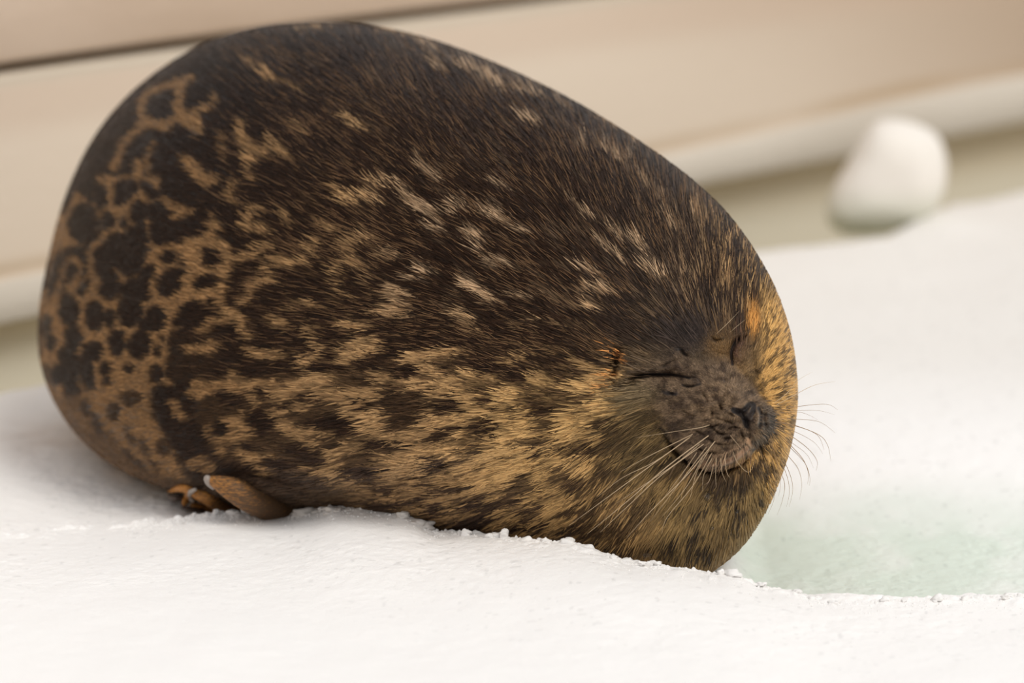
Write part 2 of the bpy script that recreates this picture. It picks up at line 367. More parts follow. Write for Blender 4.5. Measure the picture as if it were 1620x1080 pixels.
# lower flank: fold above the fore flipper
crease([(330, 748), (400, 748), (470, 765), (540, 790)], 9, -22)
def rsample(A, px, py):
    x = np.clip(px, 0, W-1.001); y = np.clip(py, 0, Hh-1.001); xi = x.astype(int); yi = y.astype(int); fx = x-xi; fy = y-yi
    if A.ndim == 3: fx = fx[..., None]; fy = fy[..., None]
    return (A[yi, xi]*(1-fx)+A[yi, xi+1]*fx)*(1-fy)+(A[yi+1, xi]*(1-fx)+A[yi+1, xi+1]*fx)*fy
def depth(px, py):
    s, _ = s_of(px, py)
    return base_depth(px, py) - rsample(relief, px, py)*(1-smooth(.93, 1.0, s))
def surf(px, py): return world_pt(px, py, depth(px, py))
def surf_normal(px, py, e=1.0):
    P = surf(px, py); U = surf(px+e, py)-surf(px-e, py); Vv = surf(px, py+e)-surf(px, py-e)
    n = np.cross(Vv, U); n /= np.linalg.norm(n, axis=-1)[..., None]+1e-12
    view = P-np.array([0, 0, CAM_H]); sgn = np.sign((n*view).sum(-1)); n = -n*sgn[..., None]
    return P, n

# ------------------------------------------------------------------ coat pattern (albedo of the fur), painted spot by spot
wamp = 1.6+3.2*smooth(330, 600, XX); wxn = wamp*fnoise(XX/16, YY/11, 301, 3); wyn = wamp*.8*fnoise(XX/16, YY/11, 311, 3)
tan = np.zeros((Hh, W), np.float32)
def tl(ox, oy, s): return lambda p: (ox+p[0]/s, oy+p[1]/s)
def paint_mask(d, soft): return 1-smooth(-soft, soft, d)
def pwin(x0, y0, x1, y1): return win(x0-14, y0-14, x1+14, y1+14)
def stroke(tile, pts, r, v=1.0, k=1.0, soft=3.2):
    T, s = tile; P = [T(p) for p in pts]; r = r/s
    if len(P) == 1: P = P+[(P[0][0]+1, P[0][1])]
    A = np.array(P); w = pwin(A[:, 0].min()-r, A[:, 1].min()-r, A[:, 0].max()+r, A[:, 1].max()+r)
    global XX, YY
    x0, y0 = XX, YY
    XX, YY = XX+wxn, YY+wyn; d, _ = poly_dist(P, w); XX, YY = x0, y0
    m = paint_mask(d-r, soft)*k; tan[w] = tan[w]*(1-m)+v*m
def blob(tile, cx, cy, rx, ry, a=0.0, v=0.0, k=1.0, soft=2.6):
    T, s = tile; gq = 1.2 if tile in (tB, tC) else 1.06; rx *= gq; ry *= gq; cx, cy = T((cx, cy)); rx /= s; ry /= s; R = max(rx, ry)
    w = pwin(cx-R, cy-R, cx+R, cy+R); x = XX[w]+wxn[w]-cx; y = YY[w]+wyn[w]-cy
    ca, sa = math.cos(math.radians(a)), math.sin(math.radians(a))
    d = (np.hypot((x*ca+y*sa)/rx, (-x*sa+y*ca)/ry)-1)*min(rx, ry)
    m = paint_mask(d, soft)*k; tan[w] = tan[w]*(1-m)+v*m
def polyfill(tile, pts, v=1.0, k=1.0, soft=5.0):
    T, s = tile; P = np.array([T(p) for p in pts]); w = pwin(P[:, 0].min(), P[:, 1].min(), P[:, 0].max(), P[:, 1].max())
    x = XX[w]+wxn[w]; y = YY[w]+wyn[w]; ins = np.zeros(x.shape, bool); d = np.full(x.shape, 1e9)
    for i in range(len(P)):
        (ax, ay), (bx, by) = P[i], P[(i+1) % len(P)]
        cr = ((ay > y) != (by > y)) & (x < (bx-ax)*(y-ay)/(by-ay+1e-9)+ax); ins ^= cr
        t = np.clip(((x-ax)*(bx-ax)+(y-ay)*(by-ay))/((bx-ax)**2+(by-ay)**2), 0, 1)
        d = np.minimum(d, np.hypot(x-ax-t*(bx-ax), y-ay-t*(by-ay)))
    m = paint_mask(np.where(ins, -d, d), soft)*k; tan[w] = tan[w]*(1-m)+v*m
def S(tile, *items):
    for it in items: stroke(tile, it[0], it[1], *(it[2:]))
def B(tile, *items, **kw):
    for it in items: blob(tile, *it, **kw)
tA = (tl(50, 80, 5.4), 5.4); tB = (tl(50, 280, 5.4), 5.4); tC = (tl(50, 480, 5.4), 5.4); tD = (tl(300, 180, 5.4), 5.4)
tE = (tl(300, 380, 5.4), 5.4); tF = (tl(300, 580, 5.4), 5.4); tG = (tl(560, 560, 5.4), 5.4); tH = (tl(760, 560, 5.4), 5.4)
t4 = (tl(40, 20, 2.7), 2.7); t6 = (tl(540, 200, 2.7), 2.7); t7 = (tl(540, 520, 2.7), 2.7); tR = (tl(0, 0, 2.025), 2.025)
tS = (tl(600, 0, 1.588), 1.588); tP = (tl(0, 0, 1), 1); tW = (tl(900, 440, 2.25), 2.25); tY = (tl(960, 480, 3.6), 3.6)
# broad mottling that the hand-placed spots sit on
n1 = fnoise(XX/34, YY/26, 401, 3); n2 = fnoise((XX+YY*.5)/26, (YY-XX*.45)/9, 411, 3); n3 = fnoise((XX-YY*.3)/26, (YY+XX*.25)/9, 421, 3)
tan += ((.10+.20*smooth(380, 560, YY))*smooth(.4, .9, n2)*smooth(300, 700, XX)).astype(np.float32)
lowfront = smooth(560, 700, YY+.10*(XX-600))*smooth(480, 700, XX)
tan[:] = tan*(1-lowfront)+lowfront*(.10+.62*smooth(-.25, .5, n3+.25*n1))
belly = smooth(715, 770, YY-.13*(XX-560))*smooth(560, 640, XX)*(1-smooth(900, 980, XX))
tan[:] = tan*(1-belly)+belly*(.62*smooth(-.3, .45, n3+.3*n1))
# rump: tan net with dark cells
polyfill(tB, [(600, 0), (1130, 0), (1130, 180), (1250, 250), (1600, 330), (1620, 600), (1620, 1080), (60, 1080), (140, 700), (260, 260), (420, 0)], .82)
polyfill(tC, [(30, -20), (1300, -20), (1350, 180), (1200, 250), (1150, 600), (1230, 700), (1050, 760), (1050, 1080), (330, 1080), (150, 850), (40, 560)], .9)
S(tA, ([(1390, 240), (1290, 280), (1180, 310), (1030, 360), (960, 450), (950, 560), (1020, 630), (1150, 650), (1250, 600)], 30, .75),
  ([(1290, 280), (1300, 380), (1260, 480), (1300, 560), (1400, 640), (1450, 690)], 42, .8), ([(1450, 520), (1560, 500), (1600, 430)], 25, .7),
  ([(1000, 650), (880, 720), (800, 800), (770, 900), (720, 1010)], 30, .75), ([(950, 630), (1180, 660)], 38, .8), ([(1060, 800), (1010, 900), (1000, 1030)], 22, .6),
  ([(930, 960), (930, 1070)], 35, .8), ([(1340, 940), (1420, 1000), (1450, 1080)], 45, .8), ([(1340, 600), (1380, 620)], 65, .8))
B(tB, (480, 60, 90, 100), (820, 120, 90, 80, -40), (760, 200, 50, 50), (1000, 90, 80, 40, 30), (1060, 160, 50, 40), (610, 180, 50, 100), (460, 400, 110, 150), (520, 190, 30, 40),
  (660, 380, 55, 70), (400, 640, 90, 35), (800, 390, 40, 45), (930, 300, 65, 90), (1110, 310, 115, 85), (1140, 480, 100, 100), (1310, 470, 150, 90), (1450, 400, 120, 90), (720, 640, 100, 150, 20),
  (900, 600, 100, 160), (590, 740, 60, 120), (860, 780, 90, 70), (930, 480, 60, 90, 30), (1190, 690, 65, 50), (1320, 720, 40, 40), (1380, 800, 50, 45), (1210, 900, 90, 125, 45), (1540, 700, 90, 80),
  (1530, 920, 100, 70), (1000, 840, 50, 90, 30), (900, 990, 110, 110), (680, 930, 90, 110), (350, 820, 60, 80), (230, 780, 34, 150, 8), (1500, 120, 330, 130), (1250, 60, 120, 100), (1600, 200, 150, 100), (330, 180, 34, 120, 18), (180, 930, 30, 110, 6))
S(tB, ([(700, 400), (560, 510), (480, 610), (320, 650)], 25, 0), ([(450, 680), (480, 900), (440, 980)], 42, 0), ([(300, 680), (290, 900), (280, 1080)], 26, 0),
  ([(290, 870), (300, 760), (370, 700), (440, 760), (400, 900), (340, 950)], 18, .75), ([(520, 640), (530, 800), (580, 900)], 22, .85), ([(380, 900), (560, 840)], 14, .5),
  ([(1250, 260), (1380, 300)], 30, .7), ([(1180, 210), (1260, 290)], 26, .75), ([(1500, 90), (1620, 60)], 16, .5))
B(tC, (340, 60, 80, 115), (370, 300, 66, 115), (555, 110, 75, 115), (690, 130, 45, 75), (860, 60, 95, 110, -20), (840, 150, 60, 45), (1080, 130, 85, 100), (1000, 190, 60, 60), (750, 340, 68, 108),
  (940, 350, 85, 110, 15), (1100, 410, 36, 46), (1130, 310, 16, 26), (1270, 170, 46, 32), (190, 330, 38, 70), (150, 190, 34, 90), (545, 410, 75, 75), (490, 540, 52, 140), (520, 700, 40, 90),
  (350, 560, 74, 160), (300, 440, 46, 60), (240, 610, 46, 80), (370, 760, 70, 110), (645, 560, 46, 60), (650, 670, 34, 80), (840, 555, 40, 45), (940, 600, 20, 25), (820, 690, 16, 32), (710, 930, 52, 92, -15),
  (870, 850, 88, 66), (840, 790, 50, 60), (1080, 600, 58, 72), (1150, 900, 150, 180), (480, 880, 48, 80), (100, 420, 22, 200, 2), (150, 650, 46, 100), (1400, 110, 110, 110), (1560, 180, 110, 60), (590, 960, 40, 80, -10), (850, 1040, 50, 50), (90, 120, 20, 100))
S(tC, ([(110, 600), (170, 800), (300, 980), (420, 1080)], 50, .2), ([(300, 1000), (480, 1200)], 60, .25))
t5 = (tl(40, 400, 2.7), 2.7)
polyfill(t5, [(60, 640), (240, 600), (540, 520), (545, 660), (565, 740), (610, 800), (660, 880), (720, 990), (560, 985), (400, 930), (230, 830), (110, 720)], .42, .8, soft=10)
polyfill(t5, [(240, 610), (530, 500), (540, 640), (560, 720), (600, 780), (650, 870), (690, 960), (560, 930), (440, 830), (340, 720)], .85, .9)
B(t5, (385, 680, 28, 45, -15), (462, 620, 44, 36), (600, 830, 30, 38, -20), (515, 830, 18, 45, -25), (455, 780, 16, 50, -25), (270, 660, 22, 40, -10), (320, 740, 20, 60, -25), (560, 900, 12, 40, -40), (470, 880, 14, 60, -45), (200, 760, 25, 70, -35), v=.12)
polyfill(tC, [(1240, 260), (1620, 230), (1620, 640), (1250, 680), (1190, 560)], .03)
S(tC, ([(1380, 430), (1500, 400), (1620, 400)], 20, .6), ([(1240, 850), (1260, 930), (1330, 960)], 35, .7), ([(1400, 760), (1480, 700), (1620, 720)], 40, .75))
S(tD, ([(0, 60), (60, 40), (110, 150)], 50, .75), ([(330, 180), (320, 300), (340, 400)], 25, .35), ([(500, 130), (480, 200), (540, 300), (560, 400), (530, 440)], 42, .85),
  ([(560, 330), (700, 360), (800, 330), (900, 400)], 38, .6), ([(740, 240), (810, 290)], 25, .7), ([(540, 520), (600, 570)], 25, .7), ([(440, 580), (400, 640), (390, 720), (450, 780)], 30, .6),
  ([(0, 420), (50, 480), (130, 560), (250, 580)], 45, .75), ([(660, 840), (540, 890), (530, 980)], 35, .7), ([(620, 1000), (740, 1010)], 40, .7), ([(860, 880), (900, 950)], 30, .6),
  ([(230, 960), (290, 980)], 40, .7), ([(1020, 150), (1060, 200)], 22, .8), ([(1440, 90), (1480, 140)], 25, .8), ([(1310, 660), (1400, 690)], 18, .7), ([(1380, 740), (1420, 790), (1540, 780), (1620, 770)], 38, .95),
  ([(1250, 1000), (1370, 1020)], 30, .6), ([(1190, 430), (1210, 440)], 15, .5))
S(tE, ([(50, 60), (60, 200)], 80, .9), ([(300, 60), (370, 100), (370, 250), (340, 330)], 45, .75), ([(0, 330), (200, 240), (350, 260)], 40, .85), ([(0, 480), (150, 480)], 50, .85),
  ([(320, 400), (300, 520)], 45, .8), ([(200, 440), (330, 440)], 30, .8), ([(350, 600), (450, 640), (520, 700), (550, 820)], 45, .8), ([(470, 170), (560, 150), (680, 90), (740, 50)], 30, .75),
  ([(1180, 40), (1130, 140), (1060, 220), (920, 220), (820, 180)], 35, .75), ([(820, 190), (760, 260), (740, 310), (760, 350), (640, 370), (590, 440), (530, 540)], 30, .75), ([(1500, 60), (1560, 70)], 28, .8),
  ([(1500, 210), (1410, 250), (1350, 310), (1340, 370)], 32, .8), ([(1500, 210), (1600, 300), (1600, 380)], 28, .7), ([(1400, 480), (1480, 520)], 15, .6), ([(1130, 550), (1190, 570)], 30, .8),
  ([(820, 700), (900, 740)], 40, .8), ([(160, 780), (250, 700), (350, 690)], 35, .6), ([(0, 940), (60, 930), (250, 940)], 35, .75), ([(230, 870), (270, 900)], 30, .6), ([(580, 950), (700, 980), (850, 980)], 40, .7),
  ([(1160, 780), (1160, 850)], 40, .6), ([(1200, 930), (1160, 1000), (1100, 1050)], 45, .75), ([(1420, 730), (1520, 740), (1620, 740)], 26, .9), ([(1560, 900), (1540, 980)], 60, .8), ([(1000, 540), (1100, 545)], 12, .5),
  ([(900, 600), (960, 600)], 14, .5))
B(tE, (60, 620, 90, 110), (230, 180, 90, 60, -20), (200, 350, 80, 50, -25), (225, 520, 45, 30))
polyfill(tF, [(100, 100), (1620, 40), (1620, 900), (1250, 900), (300, 780), (60, 400)], .12, .7)
S(tF, ([(100, 150), (120, 230)], 50, .75), ([(200, 200), (400, 150), (470, 190)], 45, .75), ([(420, 60), (470, 110)], 30, .7), ([(560, 150), (800, 140)], 35, .8), ([(600, 230), (660, 290)], 35, .7),
  ([(820, 200), (900, 240), (980, 180), (1150, 120), (1300, 90)], 55, .75), ([(860, 260), (830, 340)], 50, .7), ([(880, 350), (1100, 340)], 35, .7), ([(1230, 200), (1350, 230)], 50, .75),
  ([(1480, 280), (1560, 330), (1500, 370)], 45, .8), ([(860, 400), (880, 480), (950, 520)], 55, .7), ([(970, 580), (1100, 580)], 55, .7), ([(1150, 650), (1200, 640)], 25, .7), ([(1200, 530), (1350, 560)], 22, .6),
  ([(400, 470), (520, 500), (560, 560)], 55, .75), ([(370, 590), (520, 620)], 45, .7), ([(200, 520), (240, 580), (320, 620), (330, 720)], 35, .65), ([(540, 390), (560, 410)], 25, .7),
  ([(500, 710), (600, 760), (640, 810), (740, 760), (820, 800)], 35, .7), ([(690, 850), (740, 900)], 35, .65), ([(1370, 700), (1380, 770), (1290, 860)], 55, .7), ([(1150, 850), (1230, 850)], 25, .6),
  ([(1360, 880), (1450, 960), (1620, 1060)], 45, .65), ([(40, 830), (150, 800), (220, 860)], 45, .6), ([(1450, 620), (1600, 650)], 22, .6), ([(1600, 420), (1620, 500)], 50, .8))
B(tF, (400, 270, 130, 60, 20), (700, 220, 60, 50, 20), (1100, 250, 90, 40, -15), (900, 320, 60, 40), (700, 460, 140, 110), (300, 540, 60, 60), (1350, 450, 200, 70), (600, 680, 90, 40, 20), (1100, 740, 180, 70, 8), (850, 830, 160, 50, 8))
polyfill(tG, [(400, 350), (720, 200), (760, 420), (700, 600), (430, 620), (380, 480)], .04)
B(tG, (930, 430, 110, 55, -12), (1280, 420, 80, 60), (1270, 600, 90, 90, -20), (960, 640, 150, 40, -20), (380, 760, 140, 60), (820, 910, 110, 70, -20), (1180, 800, 80, 40, -20), (1250, 130, 160, 80), (620, 160, 120, 60), (1520, 220, 100, 90), (210, 410, 50, 50), (60, 600, 120, 80), (200, 1000, 150, 60))
S(tG, ([(30, 60), (150, 30)], 45, .6), ([(600, 60), (800, 30)], 32, .8), ([(740, 110), (830, 150), (840, 190)], 42, .8), ([(320, 210), (450, 230)], 35, .65), ([(560, 290), (690, 240)], 25, .8),
  ([(860, 260), (960, 250), (1090, 190)], 38, 1), ([(760, 300), (850, 340), (1000, 320)], 42, .85), ([(1210, 220), (1290, 210)], 25, .9), ([(1060, 370), (1150, 350)], 36, .8), ([(1100, 430), (1190, 490)], 36, .8),
  ([(1350, 400), (1470, 330), (1520, 400)], 50, .9), ([(1330, 560), (1400, 540)], 40, .9), ([(40, 340), (300, 320), (310, 370)], 38, .7), ([(60, 400), (100, 470)], 45, .65), ([(170, 520), (350, 500), (340, 560), (250, 600)], 50, .8),
  ([(280, 640), (480, 670)], 32, .75), ([(750, 480), (780, 520)], 28, .8), ([(720, 600), (850, 570), (950, 530), (1070, 580)], 40, .9), ([(1000, 690), (1090, 610)], 28, .85), ([(500, 690), (640, 700)], 28, .7),
  ([(560, 780), (650, 740)], 32, .8), ([(640, 830), (780, 810), (960, 790)], 48, .9), ([(350, 900), (600, 930), (690, 900)], 48, .8), ([(1100, 870), (1200, 860), (1350, 740), (1420, 700)], 38, .95),
  ([(1180, 750), (1250, 720)], 25, .9), ([(1000, 950), (1080, 960)], 35, .9), ([(1260, 870), (1450, 820), (1580, 770)], 48, .95), ([(1300, 1000), (1500, 920), (1620, 900)], 55, .95), ([(870, 880), (940, 860)], 25, .9),
  ([(1100, 1050), (1400, 1040)], 45, .9), ([(560, 1050), (640, 1000)], 40, .8), ([(1580, 500), (1620, 640)], 50, .9), ([(100, 740), (230, 820)], 22, .6))
B(tH, (600, 100, 300, 60), (1000, 60, 120, 40), (650, 470, 100, 40, -20), (200, 650, 90, 60), (560, 760, 110, 60, 25), (750, 550, 60, 20), (1000, 760, 80, 60, -30), (420, 860, 60, 40), (1150, 600, 60, 60, -45), (1310, 470, 40, 50), (1350, 770, 50, 50), (1250, 700, 60, 50, -40), (800, 1030, 90, 30), k=.9)
S(tH, ([(850, 470), (780, 560), (900, 560)], 38, .8), ([(500, 600), (480, 650)], 40, .9), ([(330, 770), (480, 800), (450, 880)], 50, .95), ([(640, 770), (720, 820)], 42, .9), ([(760, 700), (820, 670), (880, 600)], 36, .85),
  ([(920, 850), (1000, 860), (960, 930)], 46, 1), ([(550, 1000), (700, 980)], 42, .9), ([(870, 280), (1000, 280), (1090, 200)], 38, .9), ([(1000, 310), (1080, 290)], 36, .9), ([(580, 260), (640, 210)], 28, .8),
  ([(340, 330), (400, 400)], 46, .9), ([(900, 100), (1100, 130)], 32, .7), ([(1180, 180), (1120, 240), (1120, 330)], 42, 1), ([(1180, 370), (1100, 450), (980, 430)], 36, .85))
S(t4, ([(1180, 95), (1290, 80)], 11, .6), ([(960, 215), (1000, 240)], 7, .6), ([(1040, 270), (1085, 310)], 20, .85), ([(1150, 320), (1210, 360)], 9, .5), ([(1420, 490), (1470, 520)], 13, .9), ([(1210, 510), (1225, 530)], 12, .6))
S(tR, ([(1360, 160), (1430, 175)], 9, .7), ([(1480, 225), (1560, 250), (1610, 290)], 10, .7), ([(1210, 110), (1280, 120)], 10, .6), ([(1030, 98), (1080, 105)], 7, .5))
S(tS, ([(20, 80), (100, 100)], 6, .7), ([(120, 130), (160, 140)], 6, .7), ([(210, 180), (260, 190), (310, 230), (380, 245), (420, 260)], 7, .8), ([(380, 310), (415, 325)], 7, .8), ([(550, 300), (600, 330)], 9, .75),
  ([(470, 270), (490, 290)], 6, .7), ([(640, 370), (780, 420)], 7, .5), ([(510, 375), (530, 385)], 6, .7), ([(150, 180), (170, 190)], 6, .7), ([(360, 190), (420, 225)], 5, .5), ([(560, 385), (640, 430)], 8, .5), ([(440, 200), (520, 250)], 5, .5))
S(t6, ([(60, 340), (180, 330)], 22, .9), ([(180, 270), (240, 275)], 20, 1), ([(300, 290), (340, 350), (420, 390)], 17, .7), ([(360, 190), (460, 250)], 13, .6), ([(500, 400), (560, 350)], 18, .8), ([(430, 470), (470, 440)], 17, .8),
  ([(660, 400), (740, 425)], 13, .85), ([(690, 260), (740, 290)], 11, .7), ([(780, 465), (830, 470)], 8, .9), ([(590, 490), (630, 500), (610, 540)], 20, .75), ([(50, 540), (180, 500)], 17, .75), ([(210, 590), (270, 570)], 13, .6),
  ([(350, 660), (420, 630)], 15, .75), ([(260, 710), (320, 730), (290, 780)], 22, .8), ([(220, 800), (310, 810)], 20, .75), ([(570, 685), (640, 700), (700, 770)], 16, .95), ([(680, 600), (760, 620)], 9, .8),
  ([(800, 740), (880, 740)], 11, .6), ([(530, 800), (610, 840)], 17, .75), ([(210, 900), (210, 940)], 17, .7), ([(70, 1000), (150, 950), (230, 940)], 20, .8), ([(350, 1000), (440, 980), (530, 965)], 18, .85),
  ([(1080, 720), (1160, 720), (1230, 720)], 8, .9), ([(1090, 800), (1160, 805)], 15, 1), ([(1060, 640), (1130, 660)], 9, .9), ([(1280, 510), (1320, 560)], 20, .95), ([(1200, 560), (1240, 600)], 11, .8),
  ([(1330, 640), (1390, 680)], 13, 1), ([(1130, 520), (1180, 550)], 8, .8), ([(1400, 430), (1450, 470)], 11, .7), ([(1180, 480), (1250, 520)], 9, .7), ([(1050, 400), (1100, 420)], 9, .7), ([(980, 340), (1000, 350)], 9, .6),
  ([(1300, 260), (1330, 290)], 14, .6), ([(590, 880), (640, 890)], 11, .6), ([(770, 1030), (880, 980)], 13, .7), ([(880, 850), (900, 860)], 9, .7), ([(1500, 380), (1560, 420)], 10, .6), ([(1380, 330), (1400, 350)], 9, .6), ([(1460, 640), (1500, 660)], 8, .6))
# gold side of the neck at the right, with small dark flecks
edge = smooth(-10, 55, XX-(1150+62*smooth(330, 470, YY)-150*smooth(520, 300, YY)+0*YY)) * smooth(300, 470, YY)
neck = smooth(1188, 1212, XX + .0*YY + 9*vnoise(XX/20, YY/20, 431))*smooth(455, 500, YY)*(1-smooth(770, 900, YY))
upr = smooth(1040, 1200, XX+.25*(YY-330))*(1-smooth(470, 560, YY))*smooth(180, 330, YY)
nn = fnoise(XX/4.5, YY/7, 441, 2)
tan[:] = np.maximum(tan, upr*.85*smooth(.12, .6, nn))
tan[:] = tan*(1-neck) + neck*(.95-.75*smooth(.0, .35, nn))
rightlow = smooth(700, 790, YY)*smooth(1180, 1230, XX+.45*(YY-760))
tan[:] = tan*(1-rightlow)+rightlow*(.75-.5*smooth(.1, .5, nn))
# throat: olive with dark flecks following the flow
B(tW, (150, 640, 50, 28, -40), (60, 700, 40, 20, -30), (440, 890, 60, 24, -15), (520, 925, 40, 22, -20), (300, 790, 45, 26, -40), (440, 950, 55, 18), (230, 945, 120, 16, 5), (90, 930, 90, 14), (570, 735, 60, 36, -10), (605, 830, 22, 46, 20),
  (668, 780, 22, 38, 25), (240, 470, 18, 22), (190, 520, 26, 34, -30), (350, 925, 60, 20, -10), (390, 800, 30, 22), (560, 860, 26, 26), (480, 800, 40, 18, -20), (350, 1005, 90, 12, 3), (520, 985, 40, 14, -20), (600, 950, 24, 16, -40), (250, 870, 60, 20, -15), (700, 690, 16, 36, 20), (640, 720, 24, 20), (160, 830, 70, 16, -20), (60, 880, 60, 18), v=.02, k=.85)
# colour rasters
def field(cx, cy, rx, ry, p=1.0): return np.exp(-((((XX-cx)/rx)**2+((YY-cy)/ry)**2)**p))
def mixin(A, c, m): A += (c[None, None]-A)*m[..., None]
DARK = np.empty((Hh, W, 3), np.float32); DARK[:] = srgb(45, 29, 18)
TAN = np.empty((Hh, W, 3), np.float32); TAN[:] = srgb(190, 152, 106)
mixin(TAN, srgb(172, 132, 88), 1-smooth(250, 560, XX))
mixin(TAN, srgb(220, 178, 118), smooth(650, 900, XX)*smooth(540, 640, YY))
mixin(TAN, srgb(226, 178, 108), smooth(1170, 1215, XX))
mixin(TAN, srgb(196, 168, 140), smooth(560, 700, XX)*(1-smooth(1050, 1150, XX))*(1-smooth(440, 560, YY))*.6)
mixin(DARK, srgb(58, 42, 32), smooth(650, 800, YY))
mixin(DARK, srgb(51, 38, 29), smooth(900, 1050, XX)*(1-smooth(560, 640, YY)))
mixin(DARK, srgb(74, 58, 44), smooth(735, 790, YY)*(1-smooth(540, 640, XX))*smooth(200, 330, XX)*.8)
tan *= (1-.5*smooth(735, 790, YY)*(1-smooth(560, 640, XX))*smooth(300, 400, XX))
face = field(1118, 640, 118, 110, 2.2)
cheek = field(1035, 700, 62, 70, 1.5)
throat = smooth(1000, 1080, XX)*smooth(735, 770, YY)*(1-smooth(1200, 1225, XX))
mixin(TAN, srgb(146, 122, 78), throat*.75); mixin(TAN, srgb(150, 124, 80), cheek*.8); mixin(DARK, srgb(66, 56, 44), throat*.8)
tan[:] = tan*(1-throat*.75) + throat*.75*(tan*.35+.62)*(tan > .06)
skull = field(1085, 545, 70, 55, 1.6)
tan *= (1-skull*.9)
TANF = TAN.copy()
PAT = DARK*(1-tan[..., None]) + TAN*tan[..., None]
# face skin tones
snout = np.zeros((Hh, W)); SNP = catmull([f2(*p) for p in [(110, 500), (160, 400), (300, 330), (420, 230), (540, 205), (610, 250), (700, 335), (780, 410), (850, 500), (900, 560), (945, 605), (960, 660), (952, 720), (905, 785), (860, 815), (800, 860), (700, 920), (600, 950), (480, 905), (390, 810), (330, 720), (290, 620), (190, 560)]], 5, closed=True)
dsn = sdf_poly(SNP, w_); sof = 2.5+12*smooth(1110, 1040, XX[w_])+8*smooth(620, 570, YY[w_]); snout[w_] = 1-smooth(-sof, sof*.8, dsn)
brow = field(1075, 585, 75, 32, 1.6)
mixin(PAT, srgb(110, 92, 62), cheek*.5); mixin(PAT, srgb(92, 78, 60), brow*.75)
snv = np.clip(.5+.8*fnoise(XX/9, YY/7, 461, 3), 0, 1)
SN = srgb(72, 57, 46)[None, None]*(1-snv[..., None])+srgb(132, 110, 88)[None, None]*snv[..., None]
PAT += (SN-PAT)*(snout*.92)[..., None]
mixin(PAT, srgb(120, 104, 76), field(1010, 625, 34, 24, 1.5)*.7); mixin(PAT, srgb(116, 98, 70), field(1110, 560, 26, 14)*.5)
mixin(PAT, srgb(64, 51, 42), field(1213, 670, 11, 32, 2)*.6)
mixin(PAT, srgb(54, 45, 42), field(1100, 535, 52, 34, 1.6)*.85)
mixin(PAT, srgb(128, 98, 62), field(1140, 548, 24, 22, 1.5)*.85); mixin(PAT, srgb(120, 88, 62), field(1170, 560, 14, 24, 1.4)*.6)
mixin(PAT, srgb(224, 160, 84), field(1190, 512, 10, 24, 1.5)*.9); mixin(PAT, srgb(112, 90, 64), field(1185, 575, 16, 26, 1.5)*.6)
def ink(pts, r, c, k=1.0, soft=1.6, bald=None):
    P = fl2(pts); P = catmull(P, 5) if len(P) > 2 else np.array(P)
    w = win(P[:, 0].min()-r-6, P[:, 1].min()-r-6, P[:, 0].max()+r+6, P[:, 1].max()+r+6); d, t = poly_dist(P, w)
    m = paint_mask(d-r, soft)*k; PAT[w] += (c[None, None]-PAT[w])*m[..., None]; BALD[w] = np.maximum(BALD[w], m*(c.sum() < .05 if bald is None else bald))
black = srgb(24, 18, 17); BALD = np.zeros((Hh, W), np.float32)
ink([(118, 476), (150, 435), (200, 412), (300, 404), (400, 409), (470, 424)], 2.6, black, .95); ink([(430, 462), (470, 474), (530, 458)], 2.2, black, .85); ink([(455, 424), (510, 424), (530, 445)], 1.4, black, .7)
ink([(320, 500), (350, 515), (395, 512)], 2.6, black, .85); ink([(385, 285), (400, 262), (440, 262)], 1.8, black, .8); ink([(290, 372), (340, 350), (380, 330)], 1.6, black, .6); ink([(600, 205), (630, 218), (660, 200)], 1.8, black, .7)
ink([(350, 505), (390, 520)], 2.2, black, .8); ink([(415, 262), (450, 295)], 2.6, black, .7)
ink([(716, 345), (708, 290), (722, 240), (750, 208), (795, 190)], 2.6, srgb(30, 20, 18), .95); ink([(735, 300), (735, 255), (770, 225)], 4, srgb(92, 66, 54), .7, bald=False)
ink([(722, 605), (765, 612), (790, 600), (815, 575), (835, 580), (828, 620), (800, 660)], 4.6, black, .95); ink([(725, 612), (770, 640), (790, 690), (800, 700)], 4.0, black, .95); ink([(788, 620), (800, 690)], 4.5, black, .85)
ink([(815, 620), (818, 700), (806, 745)], 5, srgb(52, 41, 35), .5, bald=False); ink([(866, 595), (880, 640), (870, 705)], 3.0, black, .9); ink([(905, 590), (898, 660), (915, 740)], 1.5, black, .75); ink([(932, 620), (938, 700), (912, 775)], 1.3, black, .6)
ink([(875, 690), (945, 680)], 1.5, black, .75); ink([(868, 735), (930, 755)], 1.6, black, .75); ink([(880, 625), (930, 640)], 1.3, black, .6); ink([(862, 770), (900, 790)], 1.6, black, .6)
for q in ([(640, 570), (655, 605)], [(590, 690), (640, 735), (700, 742)], [(690, 620), (725, 645)], [(540, 700), (600, 698), (640, 715)], [(730, 700), (775, 735), (770, 790)], [(650, 770), (720, 760)], [(560, 770), (640, 805), (730, 795)], [(480, 790), (560, 840), (640, 850)], [(560, 660), (610, 650)], [(800, 470), (840, 520)], [(790, 490), (800, 520)]):
    ink(q, 1.1, black, .55)
for q in range(46):
    a_, b_ = 560+rng.random()*190, 640+rng.random()*200; ink([(a_, b_), (a_+rng.normal(0, 12), b_+10)], 1.0, black, .55, bald=False)
ink([(925, 600), (935, 680), (900, 760)], 5, srgb(62, 50, 41), .35, bald=False)
ink([(300, 705), (340, 745), (385, 835), (450, 890), (525, 935), (600, 958), (680, 945), (760, 910), (812, 860), (845, 818)], 2.4, black, .92)
